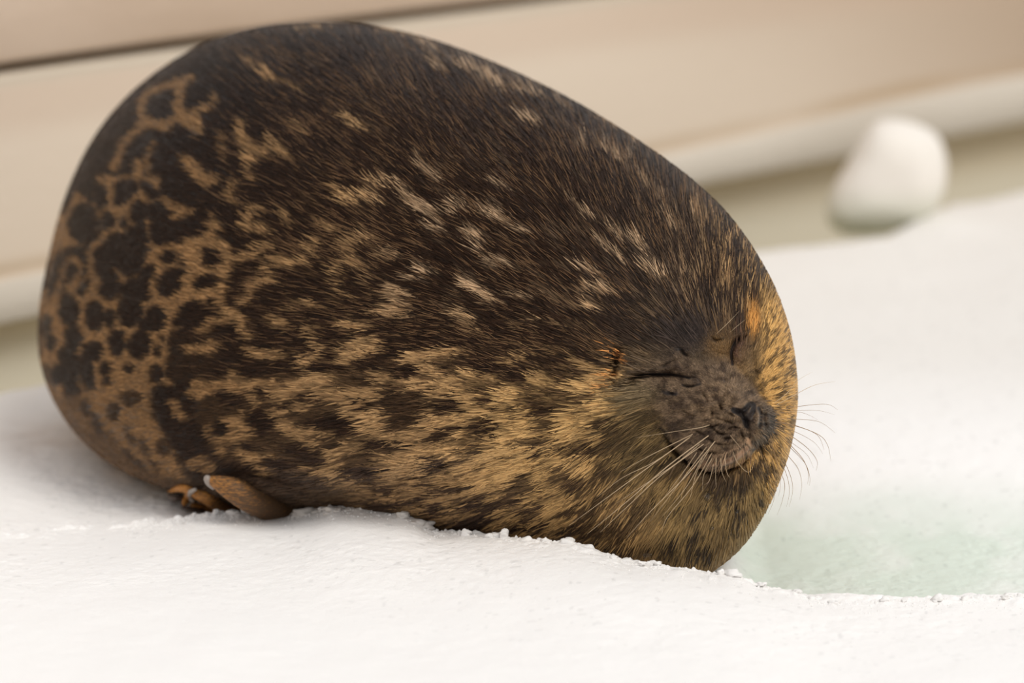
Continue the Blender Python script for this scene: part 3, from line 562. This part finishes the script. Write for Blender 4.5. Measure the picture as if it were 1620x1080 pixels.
ink([(540, 905), (600, 915), (660, 908), (735, 878), (795, 828)], 3.8, srgb(176, 138, 108), .95, bald=True); ink([(600, 880), (665, 876), (735, 845), (792, 800)], 1.5, black, .85); ink([(580, 862), (660, 852), (735, 818), (790, 780), (815, 778)], 2.2, srgb(150, 122, 96), .8, bald=False)
ink([(800, 775), (830, 815), (860, 800)], 3.0, srgb(176, 138, 104), .8, bald=True); ink([(868, 800), (885, 840), (870, 890)], 2.4, black, .85)
ink([(560, 985), (690, 985), (790, 955), (860, 885)], 7, srgb(58, 45, 35), .75, bald=False)
ink([(66, 285), (58, 330), (44, 375), (28, 425)], 3.0, black, .97); ink([(84, 275), (95, 300), (118, 335)], 4, srgb(222, 152, 88), .85, bald=False); ink([(60, 395), (50, 430), (30, 470)], 4.5, srgb(206, 140, 76), .7, bald=False)
PAT = np.clip(PAT*.95, 0, 1).astype(np.float32)

# ------------------------------------------------------------------ seal body mesh: one continuous surface, front and back
NA = 1320
phi = np.linspace(-np.pi, np.pi, NA, endpoint=False)
R_ = np.interp(phi, ang3, rad3); CS = np.interp(phi, ang3, oc3)
ss = np.concatenate([np.linspace(.0006, .022, 12, endpoint=False), .022 + (1-.022)*np.linspace(0, 1, 300)**1.55])
def ring_px(s): return F[0]+np.cos(phi)*R_*s, F[1]+np.sin(phi)*R_*s
sxy = []
# ring radius blends from a true circle near the face to the outline far out, so the face stays evenly meshed
for s in ss:
    rr = R_*s
    circ = 250*s/.45
    w_ = float(smooth(.0, .8, s))
    r_ring = (1-w_)*np.minimum(np.full(NA, 520*s**1.0), R_*s*1.0+0*rr)*1.0 + w_*rr
    sxy.append((F[0]+np.cos(phi)*r_ring, F[1]+np.sin(phi)*r_ring))
PX = np.array([a for a, b in sxy]); PY = np.array([b for a, b in sxy])
front = surf(PX.ravel(), PY.ravel()).reshape(len(ss), NA, 3)
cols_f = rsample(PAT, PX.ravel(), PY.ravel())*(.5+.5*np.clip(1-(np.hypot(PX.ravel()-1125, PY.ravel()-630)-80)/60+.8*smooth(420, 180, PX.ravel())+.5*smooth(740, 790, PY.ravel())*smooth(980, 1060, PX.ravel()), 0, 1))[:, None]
# back half towards the hidden tail
Tp = np.array([350.0, 470.0]); CTAIL = 7.05
sb = np.cos(np.linspace(0, np.pi/2, 60))[1:]
opx = F[0]+np.cos(phi)*R_; opy = F[1]+np.sin(phi)*R_
def wrap_pt(ph_, th):
    # one continuous sweep over the outline: th < 0 on the photographed side, th > 0 beyond it
    P = back_pt(ph_, np.maximum(th, 0)); R = np.interp(ph_, ang3, rad3); q = np.cos(np.minimum(th, 0))
    Q = surf(F[0]+np.cos(ph_)*R*q, F[1]+np.sin(ph_)*R*q)
    return np.where((th < 0)[:, None], Q, P)
def back_pt(ph_, th):
    R = np.interp(ph_, ang3, rad3); c0 = np.interp(ph_, ang3, oc3); q = np.cos(th)
    x = Tp[0]+(F[0]+np.cos(ph_)*R-Tp[0])*q; y = Tp[1]+(F[1]+np.sin(ph_)*R-Tp[1])*q
    P = world_pt(x, y, c0+(CTAIL-c0)*np.sin(th)); P[:, 2] = np.where(P[:, 2] < -.012, -.012+(P[:, 2]+.012)*.02, P[:, 2]); return P
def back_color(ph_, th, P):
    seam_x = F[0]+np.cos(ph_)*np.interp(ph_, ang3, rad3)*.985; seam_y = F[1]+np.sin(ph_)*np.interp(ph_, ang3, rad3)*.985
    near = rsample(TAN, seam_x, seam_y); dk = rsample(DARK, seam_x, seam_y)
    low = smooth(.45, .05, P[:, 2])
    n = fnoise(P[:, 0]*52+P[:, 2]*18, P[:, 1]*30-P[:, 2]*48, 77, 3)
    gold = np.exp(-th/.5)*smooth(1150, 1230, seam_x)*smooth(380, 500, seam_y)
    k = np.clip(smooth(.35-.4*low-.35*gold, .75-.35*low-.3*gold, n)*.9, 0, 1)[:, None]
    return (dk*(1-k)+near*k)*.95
rows = []; cb = []
for th in np.linspace(0, np.pi/2, 90)[1:]:
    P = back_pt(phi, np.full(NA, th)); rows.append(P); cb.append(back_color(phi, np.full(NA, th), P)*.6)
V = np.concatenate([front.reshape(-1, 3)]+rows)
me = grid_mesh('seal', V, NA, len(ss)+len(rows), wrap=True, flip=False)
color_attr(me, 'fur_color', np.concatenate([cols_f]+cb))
def fur_bump(nt, p):
    p.inputs['Sheen Weight'].default_value = .10; p.inputs['Sheen Roughness'].default_value = .35; p.inputs['Sheen Tint'].default_value = (.86, .93, 1, 1)
m_skin = material('wet_fur_undercoat', rough=.5, spec=.22, attr='fur_color', bump=[(900, .25, .0006)], extra=fur_bump)
base = world_pt(700.0, 860.0, depth_on(860.0, 0))
seal = link('seal', me, m_skin, label='plump ringed seal lying on the snow with eyes closed, dark brown coat with golden spots', cat='seal')

# ------------------------------------------------------------------ fur: short wet locks lying along the body
def flow(px, py):
    dx = px-1168.0; dy = py-640.0; r = np.hypot(dx, dy)+1e-6; u = dx/r; v = dy/r
    # cheek and throat: the coat hangs downwards
    k = 1.1*np.exp(-((px-1000)/80)**2-((py-735)/70)**2) + .5*np.exp(-((px-1120)/110)**2-((py-820)/50)**2)
    u = u-.15*k; v = v+.7*k
    # along the flank the hair runs level towards the tail
    m = smooth(250, 700, r)*smooth(350, 700, py)
    v = v*(1-.45*m)
    a = .16*fnoise(px/60, py/60, 501, 2) + .05*fnoise(px/9, py/9, 511, 2)
    ca, sa = np.cos(a), np.sin(a); u, v = u*ca-v*sa, u*sa+v*ca
    n = np.hypot(u, v)+1e-9; return u/n, v/n
def make_fur(name, N, sampler, length, width, lift, seed, bright=.16, jit=2.5, npt=5, tint=None):
    g = np.random.default_rng(seed)
    px, py = sampler(g, N)
    s, _ = s_of(px, py); ok = (s < .985) & (rsample(BALD, px, py) < .5); px, py, s = px[ok], py[ok], s[ok]; N = len(px)
    u, v = flow(px, py); da = g.normal(0, .07, N); u, v = u*np.cos(da)-v*np.sin(da), u*np.sin(da)+v*np.cos(da)
    L = length(px, py, g); Wd = width(px, py, g)
    pts = []; qx, qy = px.copy(), py.copy(); bend = g.normal(0, .10, N)
    for k in range(npt):
        t = k/(npt-1)
        s_, _ = s_of(qx, qy); over = np.clip((s_-.985)/.02, 0, 1)
        q = np.maximum(s_/.992, 1); cx = F[0]+(qx-F[0])/q; cy = F[1]+(qy-F[1])/q
        P, n = surf_normal(cx, cy)
        pts.append(P + n*(lift*(.25+t*1.0)*(1-.4*t))[:, None] if np.ndim(lift) else P + n*((lift*(1-.6*smooth(1215, 1250, px)))[:, None]*(.3+.9*t)))
        qx = qx+u*L/(npt-1); qy = qy+v*L/(npt-1)
        b = bend/(npt-1)*2; u, v = u*np.cos(b)-v*np.sin(b), u*np.sin(b)+v*np.cos(b)
    tipb = rsample(BALD, np.clip(qx, 0, W-2), np.clip(qy, 0, Hh-2)); near = fdist(px, py) < 200
    pts = np.stack(pts, 1).astype(np.float32)
    keep = ~((tipb > .5) & near); pts = pts[keep]; px, py, Wd = px[keep], py[keep], Wd[keep]; N = len(px)
    cx = px+g.normal(0, jit, N); cy = py+g.normal(0, jit, N)
    calm = 1-.5*smooth(420, 150, px)-.5*smooth(735, 780, py)*smooth(960, 1040, px)*(px < 1215)
    col = rsample(PAT, cx, cy)*np.exp(np.clip(g.normal(0, bright, N), -1.0, .42)*calm-.04)[:, None]
    if tint is not None: col = col*.35+tint*.65
    col = col*np.minimum(1, .70/np.maximum(col.max(1), 1e-6))[:, None]
    hc = bpy.data.hair_curves.new(name); hc.add_curves([npt]*N)
    hc.attributes['position'].data.foreach_set('vector', pts.ravel())
    taper = np.interp(np.linspace(0, 1, npt), [0, .25, .7, 1], [.12, .95, .75, .03])
    rad_ = (Wd[:, None]*taper[None]).astype(np.float32)
    ra = hc.attributes.get('radius') or hc.attributes.new('radius', 'FLOAT', 'POINT'); ra.data.foreach_set('value', rad_.ravel())
    ca = hc.attributes.new('fur_color', 'FLOAT_COLOR', 'CURVE'); c4 = np.ones((N, 4), np.float32); c4[:, :3] = np.clip(col, 0, 1)
    ca.data.foreach_set('color', c4.ravel())
    hc.materials.append(m_hair)
    return link(name, hc, None, parent=seal, kind='stuff')
def sheen(nt, p):
    p.inputs['Sheen Weight'].default_value = .03; p.inputs['Sheen Roughness'].default_value = .35; p.inputs['Sheen Tint'].default_value = (.86, .93, 1, 1)
m_hair = material('fur_locks', rough=.45, spec=.13, attr='fur_color', extra=sheen)
x0, x1, y0, y1 = 55, 1265, 30, 920
def uni(g, N): return g.uniform(x0, x1, N), g.uniform(y0, y1, N)
def fdist(px, py): return np.hypot((px-1122)/1.08, (py-622)/1.06)
def notface(g, N):
    px, py = uni(g, N); k = g.random(N) < smooth(70, 140, fdist(px, py)); return px[k], py[k]
def faceonly(g, N):
    px = g.uniform(960, 1262, N); py = g.uniform(480, 800, N); k = g.random(N) < 1-smooth(110, 170, fdist(px, py)); return px[k], py[k]
def rump(px): return smooth(200, 620, px)
def len_body(px, py, g): return (5+14*rump(px))*(.6+.8*g.random(len(px)))
def wid_body(px, py, g): return (.00034+.00012*rump(px))*(.5+1.0*g.random(len(px)))
make_fur('fur', 120000, notface, len_body, wid_body, .0008, 11, bright=.24, jit=1.0, npt=4)
def len_lock(px, py, g): return (7+29*rump(px)*(1-.85*smooth(1165, 1200, px)*smooth(440, 500, py)))*(.6+.8*g.random(len(px)))
def wid_lock(px, py, g): return (.00050+.00060*rump(px)*(.35+.65*smooth(430, 620, py))*(1-.55*smooth(900, 1020, px)))*(.5+1.0*g.random(len(px)))
make_fur('wet_locks', 66000, notface, len_lock, wid_lock, .0017, 13, bright=.40, jit=1.5)
def upper(g, N):
    px, py = uni(g, N); k = g.random(N) < smooth(300, 480, px)*(1-smooth(520, 720, py))*(.35+.65*smooth(-.2, .6, fnoise(px/70, py/50, 77, 2)))*smooth(95, 180, fdist(px, py)); return px[k], py[k]
make_fur('guard_hairs', 20000, upper, lambda px, py, g: 30*(.5+.9*g.random(len(px))), lambda px, py, g: .00026*(.6+.8*g.random(len(px))), .0024, 17, bright=.35, tint=srgb(146, 112, 80))
make_fur('face_fur', 76000, faceonly, lambda px, py, g: (3.5+9*smooth(70, 140, fdist(px, py)))*(.6+.8*g.random(len(px))),
         lambda px, py, g: .00027*(.6+.8*g.random(len(px))), .0006, 12, bright=.36, jit=.8, npt=4)

# the far side of the coat, hidden from the photograph's viewpoint
def back_fur(N):
    g = np.random.default_rng(19); ph_ = g.uniform(-np.pi, np.pi, N*3); R = np.interp(ph_, ang3, rad3); k = g.random(len(ph_)) < .25+.75*R/R.max(); ph_ = ph_[k]
    th = g.uniform(-.34, 1.2, len(ph_)); k = g.random(len(ph_)) < np.where(th < 0, .25+.75*smooth(-.34, -.15, th), 1); ph_ = ph_[k]; th = th[k]; P = wrap_pt(ph_, th); k = P[:, 2] > .0; ph_, th, P = ph_[k][:N], th[k][:N], P[k][:N]; N = len(ph_)
    Rr = np.interp(ph_, ang3, rad3)*np.minimum(np.cos(np.minimum(th, 0)), .99); fc = rsample(PAT, F[0]+np.cos(ph_)*Rr+g.normal(0, 1.5, N), F[1]+np.sin(ph_)*Rr+g.normal(0, 1.5, N))
    col = np.where((th < .03*g.normal(0, 1, N))[:, None], fc, back_color(ph_, th, P))*np.exp(np.clip(g.normal(0, .3, N), -1, .4))[:, None]; da = g.normal(0, .008, N); L = g.uniform(.020, .045, N)
    n0 = P-np.array([.1, 6.6, .2]); n0 /= np.linalg.norm(n0, axis=1)[:, None]; pts = []
    for q in range(5):
        t = q/4; pts.append(wrap_pt(ph_+da*t, th+L*t)+n0*((.0004+.0012*smooth(.0, .5, th))*(.3+.9*t))[:, None])
    hc = bpy.data.hair_curves.new('far_side_fur'); hc.add_curves([5]*N); hc.attributes['position'].data.foreach_set('vector', np.stack(pts, 1).astype(np.float32).ravel())
    r = (g.uniform(.0004, .0010, N)[:, None]*np.array([.12, .95, .9, .6, .03])[None]).astype(np.float32)
    ra = hc.attributes.get('radius') or hc.attributes.new('radius', 'FLOAT', 'POINT'); ra.data.foreach_set('value', r.ravel())
    ca = hc.attributes.new('fur_color', 'FLOAT_COLOR', 'CURVE'); c4 = np.ones((N, 4), np.float32); c4[:, :3] = np.clip(col, 0, 1); ca.data.foreach_set('color', c4.ravel())
    hc.materials.append(m_hair); link('far_side_fur', hc, None, parent=seal, kind='stuff')
back_fur(80000)

# ------------------------------------------------------------------ fore flipper
def sphere_chain(name, chains, mat, parent, voxel=.0016, squash=1.0, extra_c=0.0, **kw):
    import bmesh
    bm = bmesh.new()
    for ch in chains:
        P = catmull(ch, 8)
        for k in range(len(P)):
            x, y, dc, r = P[k]; c = depth(np.array([x]), np.array([y]))[0]-dc+extra_c
            p = world_pt(x, y, c); r = r*.0007*c/6
            n0 = len(bm.verts); bmesh.ops.create_icosphere(bm, subdivisions=2, radius=max(r, .0006)); bm.verts.ensure_lookup_table()
            for v in bm.verts[n0:]: v.co = Vector((v.co.x+p[0], v.co.y*squash+p[1], v.co.z+p[2]))
    me = bpy.data.meshes.new(name); bm.to_mesh(me); bm.free()
    o = link(name, me, mat, parent=parent, **kw)
    r_ = o.modifiers.new('join', 'REMESH'); r_.mode = 'VOXEL'; r_.voxel_size = voxel; r_.use_smooth_shade = True
    s_ = o.modifiers.new('smooth', 'SMOOTH'); s_.iterations = 4
    return o
def flip_col(nt, p):
    tc = nt.nodes.new('ShaderNodeTexCoord'); mp = nt.nodes.new('ShaderNodeMapping'); mp.inputs['Scale'].default_value = (35, 35, 190); mp.inputs['Rotation'].default_value = (0, .35, 0)
    n = nt.nodes.new('ShaderNodeTexNoise'); n.inputs['Detail'].default_value = 4; r = nt.nodes.new('ShaderNodeValToRGB')
    sx = nt.nodes.new('ShaderNodeSeparateXYZ'); mr = nt.nodes.new('ShaderNodeMapRange'); mr.inputs['From Min'].default_value = -.38; mr.inputs['From Max'].default_value = -.28
    mr.inputs['To Min'].default_value = .12; mr.inputs['To Max'].default_value = -.22; ad = nt.nodes.new('ShaderNodeMath'); ad.operation = 'ADD'
    r.color_ramp.elements[0].position = .34; r.color_ramp.elements[0].color = (*srgb(88, 66, 46), 1); r.color_ramp.elements[1].position = .74; r.color_ramp.elements[1].color = (*srgb(198, 134, 62), 1)
    nt.links.new(tc.outputs['Object'], mp.inputs[0]); nt.links.new(mp.outputs[0], n.inputs['Vector']); nt.links.new(n.outputs['Fac'], ad.inputs[0])
    nt.links.new(tc.outputs['Object'], sx.inputs[0]); nt.links.new(sx.outputs['X'], mr.inputs['Value']); nt.links.new(mr.outputs[0], ad.inputs[1])
    nt.links.new(ad.outputs[0], r.inputs[0]); nt.links.new(r.outputs[0], p.inputs['Base Color'])
m_flip = material('flipper_fur', rough=.6, spec=.3, bump=[(700, .4, .0008)], extra=flip_col)
m_claw = material('claw_horn', srgb(150, 140, 132), .35, .5); m_claw2 = material('claw_horn_dark', srgb(84, 70, 62), .35, .5)
sphere_chain('fore_flipper', [
    [(525, 842, .0, 24), (487, 824, .006, 26), (452, 811, .018, 27), (420, 797, .026, 27), (393, 785, .03, 25), (365, 772, .03, 19), (344, 763, .03, 11.5), (334, 759, .03, 7)],
    [(430, 812, .02, 20), (385, 808, .022, 17), (352, 798, .022, 15), (328, 786, .024, 12), (311, 780, .024, 8)],
    [(350, 800, .012, 12), (320, 786, .012, 10), (302, 775, .014, 8.5), (286, 772, .016, 7), (268, 777, .018, 4)],
    [(302, 775, .014, 8), (296, 786, .016, 7), (291, 796, .016, 5)],
    [(360, 812, .01, 9), (330, 806, .012, 7), (306, 800, .014, 6)]], m_flip, seal, label='orange-brown fore flipper tucked back against the belly')
sphere_chain('claw', [[(337, 770, .035, 5), (331, 763, .037, 6.5), (328, 757, .038, 6.5)]], m_claw, seal, voxel=.001)
sphere_chain('claw', [[(309, 774, .03, 3.5), (302, 778, .034, 5), (300, 785, .034, 4.6), (305, 792, .032, 3.4)]], m_claw, seal, voxel=.001)
sphere_chain('claw', [[(286, 787, .022, 4), (276, 788, .024, 5), (267, 784, .022, 3)]], m_claw2, seal, voxel=.001)
sphere_chain('claw', [[(322, 809, .024, 4), (306, 806, .026, 4.5), (290, 802, .024, 3)]], m_claw2, seal, voxel=.001)

# ------------------------------------------------------------------ whiskers: each a tapering hair of its own
m_whisk = material('whisker_horn', srgb(200, 174, 140), .35, .5); m_whisk2 = material('whisker_horn_dark', srgb(150, 118, 80), .35, .5)
def whisker(pts, r, mat, arc=.02, back=0.0):
    P = catmull([tuple(p) for p in pts], 7); n = len(P)
    t = np.linspace(0, 1, n); c = depth(P[:, 0], P[:, 1]); c0 = depth(P[:1, 0], P[:1, 1])[0]
    s, _ = s_of(P[:, 0], P[:, 1])
    c = np.minimum(c-.002-arc*np.sin(np.pi*np.clip(t*.9, 0, 1)), c0+.002+.01*t) if back == 0 else c0+.004+back*t
    Wp = world_pt(P[:, 0], P[:, 1], c)
    T_ = np.gradient(Wp, axis=0); T_ /= np.linalg.norm(T_, axis=1)[:, None]
    A_ = np.cross(T_, np.array([.13, 1.0, .21])); A_ /= np.linalg.norm(A_, axis=1)[:, None]; B_ = np.cross(T_, A_)
    rw = .88*r*(1-.85*t**1.6); an = np.linspace(0, 2*np.pi, 6, endpoint=False)
    V_ = Wp[:, None]+rw[:, None, None]*(np.cos(an)[None, :, None]*A_[:, None]+np.sin(an)[None, :, None]*B_[:, None])
    link('whisker', grid_mesh('whisker', V_.reshape(-1, 3), 6, n, wrap=True), mat, parent=seal)
Tw = tl(900, 440, 2.25); Tr = tl(1140, 560, 3.6)
for L, r in [([(500, 522), (465, 532), (380, 545), (240, 567)], .00042), ([(440, 555), (300, 625), (180, 690)], .00042), ([(437, 560), (310, 650), (190, 710), (100, 780)], .0004),
             ([(430, 567), (300, 660), (150, 770), (0, 880)], .00058), ([(497, 560), (350, 670), (200, 800), (65, 910)], .00058), ([(480, 590), (330, 700), (200, 820), (110, 905)], .00048),
             ([(520, 580), (420, 700), (290, 830), (205, 925)], .0005), ([(510, 620), (440, 740), (350, 850), (330, 910)], .0004), ([(490, 600), (400, 720), (290, 865)], .0004),
             ([(475, 640), (420, 740), (335, 845)], .00038), ([(510, 640), (480, 700), (475, 760)], .00034), ([(525, 640), (522, 700), (525, 745)], .00034), ([(540, 640), (545, 690), (560, 725)], .00032),
             ([(555, 640), (562, 690), (575, 712)], .0003), ([(455, 620), (400, 700), (330, 790)], .00038), ([(500, 610), (455, 690), (430, 790)], .00036), ([(585, 620), (600, 655), (640, 690), (668, 640)], .0003), ([(575, 560), (600, 590), (625, 620)], .00028),
             ([(466, 590), (380, 660), (260, 740), (170, 800)], .00045), ([(515, 660), (500, 720), (480, 735)], .0003)]:
    whisker([Tw(p) for p in L], r, m_whisk)
for L, r, m in [([(300, 300), (435, 225), (540, 175), (655, 155)], .00040, m_whisk), ([(290, 290), (380, 220), (440, 150), (525, 100)], .00034, m_whisk), ([(300, 330), (430, 300), (600, 285), (668, 318)], .0004, m_whisk2),
             ([(300, 345), (430, 322), (560, 322), (650, 345)], .0003, m_whisk2), ([(300, 370), (420, 370), (560, 385), (655, 450)], .0004, m_whisk2), ([(305, 385), (420, 405), (560, 460), (610, 520), (628, 610)], .0005, m_whisk2),
             ([(305, 390), (430, 410), (550, 460), (590, 545)], .00045, m_whisk2), ([(305, 400), (420, 440), (530, 500), (585, 570)], .00034, m_whisk2), ([(300, 410), (400, 465), (500, 540), (550, 610), (543, 665)], .0005, m_whisk2),
             ([(300, 420), (400, 500), (490, 570), (530, 650)], .00032, m_whisk2), ([(300, 425), (390, 510), (470, 600), (500, 680), (495, 740)], .0005, m_whisk2), ([(300, 430), (395, 530), (480, 620), (508, 700), (505, 750)], .0004, m_whisk2),
             ([(290, 440), (370, 560), (440, 650), (462, 740), (450, 830)], .00042, m_whisk2), ([(290, 450), (355, 590), (400, 700), (410, 780), (390, 870)], .0004, m_whisk2), ([(280, 450), (350, 620), (385, 720), (390, 800), (375, 870)], .00034, m_whisk2),
             ([(280, 460), (330, 640), (365, 740), (350, 840), (322, 915)], .0004, m_whisk2), ([(270, 470), (310, 690), (305, 820), (270, 912)], .00036, m_whisk2), ([(270, 460), (320, 620), (340, 740), (330, 810)], .00032, m_whisk2),
             ([(300, 335), (440, 330), (510, 350), (560, 380)], .00026, m_whisk2)]:
    whisker([Tr(p) for p in L], r, m, back=.012)
whisker([f2(625, 172), f2(690, 110), f2(755, 42)], .0003, m_whisk); whisker([f2(700, 165), f2(740, 130), f2(790, 90)], .00024, m_whisk)

# ------------------------------------------------------------------ ice: the block at the far rim, crumbs and grains along the crest
def lumpy(name, ctr, rx, ry, rz, seed, sub=3, rough=.25, sharp=0.0):
    import bmesh
    bm = bmesh.new(); bmesh.ops.create_icosphere(bm, subdivisions=sub, radius=1)
    V_ = np.array([v.co[:] for v in bm.verts])
    n = 1+rough*(fnoise(V_[:, 0]*1.3+seed*3.1, V_[:, 1]*1.3+V_[:, 2]*1.7+seed, seed, 3))
    n = n+.3*rough*fnoise(V_[:, 2]*3+seed, V_[:, 0]*3-V_[:, 1]*2, seed+3, 2)
    for v, k, q in zip(bm.verts, n, V_): v.co = Vector((q[0]*k*rx+ctr[0], q[1]*k*ry+ctr[1], q[2]*k*rz+ctr[2]))
    for f in bm.faces: f.smooth = True
    me = bpy.data.meshes.new(name); bm.to_mesh(me); bm.free(); return me
def ice_col(nt, p):
    geo = nt.nodes.new('ShaderNodeNewGeometry'); sp = nt.nodes.new('ShaderNodeSeparateXYZ'); mr = nt.nodes.new('ShaderNodeMapRange')
    mr.inputs['From Min'].default_value = .0; mr.inputs['From Max'].default_value = .075
    mx = nt.nodes.new('ShaderNodeMix'); mx.data_type = 'RGBA'; mx.inputs['A'].default_value = (*srgb(222, 226, 208), 1); mx.inputs['B'].default_value = (*srgb(236, 230, 222), 1)
    nt.links.new(geo.outputs['Position'], sp.inputs[0]); nt.links.new(sp.outputs['Z'], mr.inputs['Value']); nt.links.new(mr.outputs[0], mx.inputs['Factor']); nt.links.new(mx.outputs['Result'], p.inputs['Base Color'])
m_block = material('block_ice', rough=.5, spec=.3, bump=[(40, .3, .004)], extra=ice_col)
BO = np.array(catmull([(1398, 189), (1440, 192), (1480, 212), (1497, 248), (1494, 300), (1472, 336), (1430, 360), (1385, 372), (1332, 369), (1307, 345), (1315, 302), (1338, 262), (1358, 226), (1377, 200)], 10, closed=True))
bc = np.array([1405., 285.]); cB = 8.40; ba = np.arctan2(BO[:, 1]-bc[1], BO[:, 0]-bc[0]); br = np.hypot(BO[:, 1]-bc[1], BO[:, 0]-bc[0]); o2 = np.argsort(ba); ba, br = ba[o2], br[o2]
nu_ = 96; ph = np.linspace(-np.pi, np.pi, nu_, endpoint=False); rr = np.interp(ph, np.concatenate([ba-2*np.pi, ba, ba+2*np.pi]), np.tile(br, 3))
VV = []
for th in np.pi*(.5-.5*np.cos(np.linspace(.004, np.pi-.004, 60))):
    q = math.sin(th)**.55; dcz = .065*math.cos(th)
    VV.append(world_pt(bc[0]+np.cos(ph)*rr*q, bc[1]+np.sin(ph)*rr*q, cB - dcz - .005*fnoise(np.cos(ph)*q*1.3+3, np.sin(ph)*q*1.3+(0 if th < 1.57 else 5), 9)*q*(1.0-q**8)))
me = grid_mesh('ice_block', np.concatenate(VV), nu_, 60, wrap=True)
link('ice_block', me, m_block, label='rounded white block of ice standing at the far rim of the snow', cat='ice')
def crumb_mat(nt, p):
    p.inputs['Transmission Weight'].default_value = .12; p.inputs['IOR'].default_value = 1.31
m_crumb = material('clear_ice', srgb(252, 250, 248), .35, .4, bump=[(500, .3, .001)], extra=crumb_mat)
rpx = ridge[:, 0]
def crest_pt(px, up=0.0, fwd=0.0):
    py = np.interp(px, rpx, ridge[:, 1]); c = np.interp(px, rpx, ridge[:, 2]); P = world_pt(px, py, c-fwd); P[2] += up; return P
special = {  # column: (half width, half height in pixels, lift, label)
    797: (8, 9, 5, 'tall rounded crumb of ice standing up against the belly fur'), 1160: (14, 8, 2, 'wide glassy lump of ice just right of the chin'),
    1140: (6, 6, 2, 'small pale crumb of ice touching the underside of the chin'), 1262: (9, 5, 2, 'low ice crumb at the left end of the green hollow'),
    388: (7, 8, 3, 'pointed ice crumb in front of the flipper'), 898: (13, 7, 1, 'flat grey translucent ice lump under the chest'), 590: (20, 9, 2, 'largest cloudy ice lump on top of the snow ridge'), 1400: (9, 6, 1, 'ice crumb on the near rim of the green hollow')}
for x, (a_, b_, up, lab) in special.items():
    P = crest_pt(x, up*.0007, .004)
    link('ice_crumb', lumpy('ice_crumb', P, a_*.0007, a_*.0006, b_*.0007, x % 97+1, rough=.32), m_crumb, label=lab, cat='ice')
gg = np.random.default_rng(5)
m_cloud = material('cloudy_ice', srgb(226, 221, 216), .35, .4, bump=[(500, .3, .001)], extra=crumb_mat)
for x in np.concatenate([gg.uniform(300, 480, 14), gg.uniform(470, 680, 44), gg.uniform(690, 1130, 14), gg.uniform(1130, 1620, 16)]):
    big = 470 < x < 680; r_ = (gg.uniform(6, 13) if big else gg.uniform(3.5, 8))*.0007; P = crest_pt(x, gg.uniform(-.004, .002), gg.uniform(-.002, .03 if big else .02))
    if big: P[2] -= .0045+.1*max(0, 0)
    place = 'below the belly' if 470 < x < 760 else ('in front of the flipper' if x < 480 else ('under the chest and chin' if x < 1130 else 'beside the green hollow'))
    link('ice_crumb', lumpy('ice_crumb', P, r_*gg.uniform(1, 1.6), r_*1.2, r_*gg.uniform(.6, .95), int(gg.integers(1, 900)), rough=.42), m_cloud if (big and gg.random() < .6) else m_crumb,
         label='small rough ice crumb on the crest '+place, cat='ice', group='ice crumbs '+place)
# grains too many to count
base_me = lumpy('g', (0, 0, 0), 1, 1, 1, 5, sub=1, rough=.4); bv = np.array([v.co[:] for v in base_me.vertices]); bf = np.array([p.vertices[:] for p in base_me.polygons])
NG = 2600; gx = gg.uniform(200, 1700, NG); keep = gg.random(NG) < .35+.65*(gx < 700); gx = gx[keep]; NG = len(gx)
gP = np.array([crest_pt(x, 0, 0) for x in gx]); off = -np.abs(gg.normal(0, .035, NG)) + .004; gP[:, 1] += off; gz, _ = snow_height(gP[:, 0], gP[:, 1]); gP[:, 2] = gz + gg.uniform(-.0006, .0008, NG)
gr = gg.uniform(.0007, .0024, NG)*np.exp(-np.abs(off)/.06); VG = (bv[None]*np.stack([gr*gg.uniform(.8, 1.6, NG), gr*gg.uniform(.8, 1.6, NG), gr], -1)[:, None, :]+gP[:, None, :]).reshape(-1, 3)
FG = (bf[None]+np.arange(NG)[:, None, None]*len(bv)).reshape(-1, 3); gm = bpy.data.meshes.new('ice_grains'); gm.from_pydata(VG.tolist(), [], FG.tolist())
link('ice_grains', gm, m_crumb, label='loose ice grains strewn over the snow crest in front of the seal', cat='ice', kind='stuff')
m_drop = material('water', (1, 1, 1), .03, .5, extra=lambda nt, p: (setattr(p.inputs['Transmission Weight'], 'default_value', 1.0), setattr(p.inputs['IOR'], 'default_value', 1.33)))
for (x, y, a_, b_, lab) in [(1118, 782, 6, 8, 'large clear water drop hanging in the fur below the mouth'), (1164, 807, 3, 4, 'small water drop on the throat nearest the right outline'), (1125, 834, 4, 3.5, 'round water drop low on the middle of the throat'), (1027, 876, 9, 4, 'flat wet drop just above the snow under the chin')]:
    P, n = surf_normal(np.array([float(x)]), np.array([float(y)])); P = P[0]+n[0]*.0022
    link('water_drop', lumpy('water_drop', P, a_*.0007, .003, b_*.0007, x % 50, rough=.15), m_drop, label=lab, cat='drop')

print('geometry done')
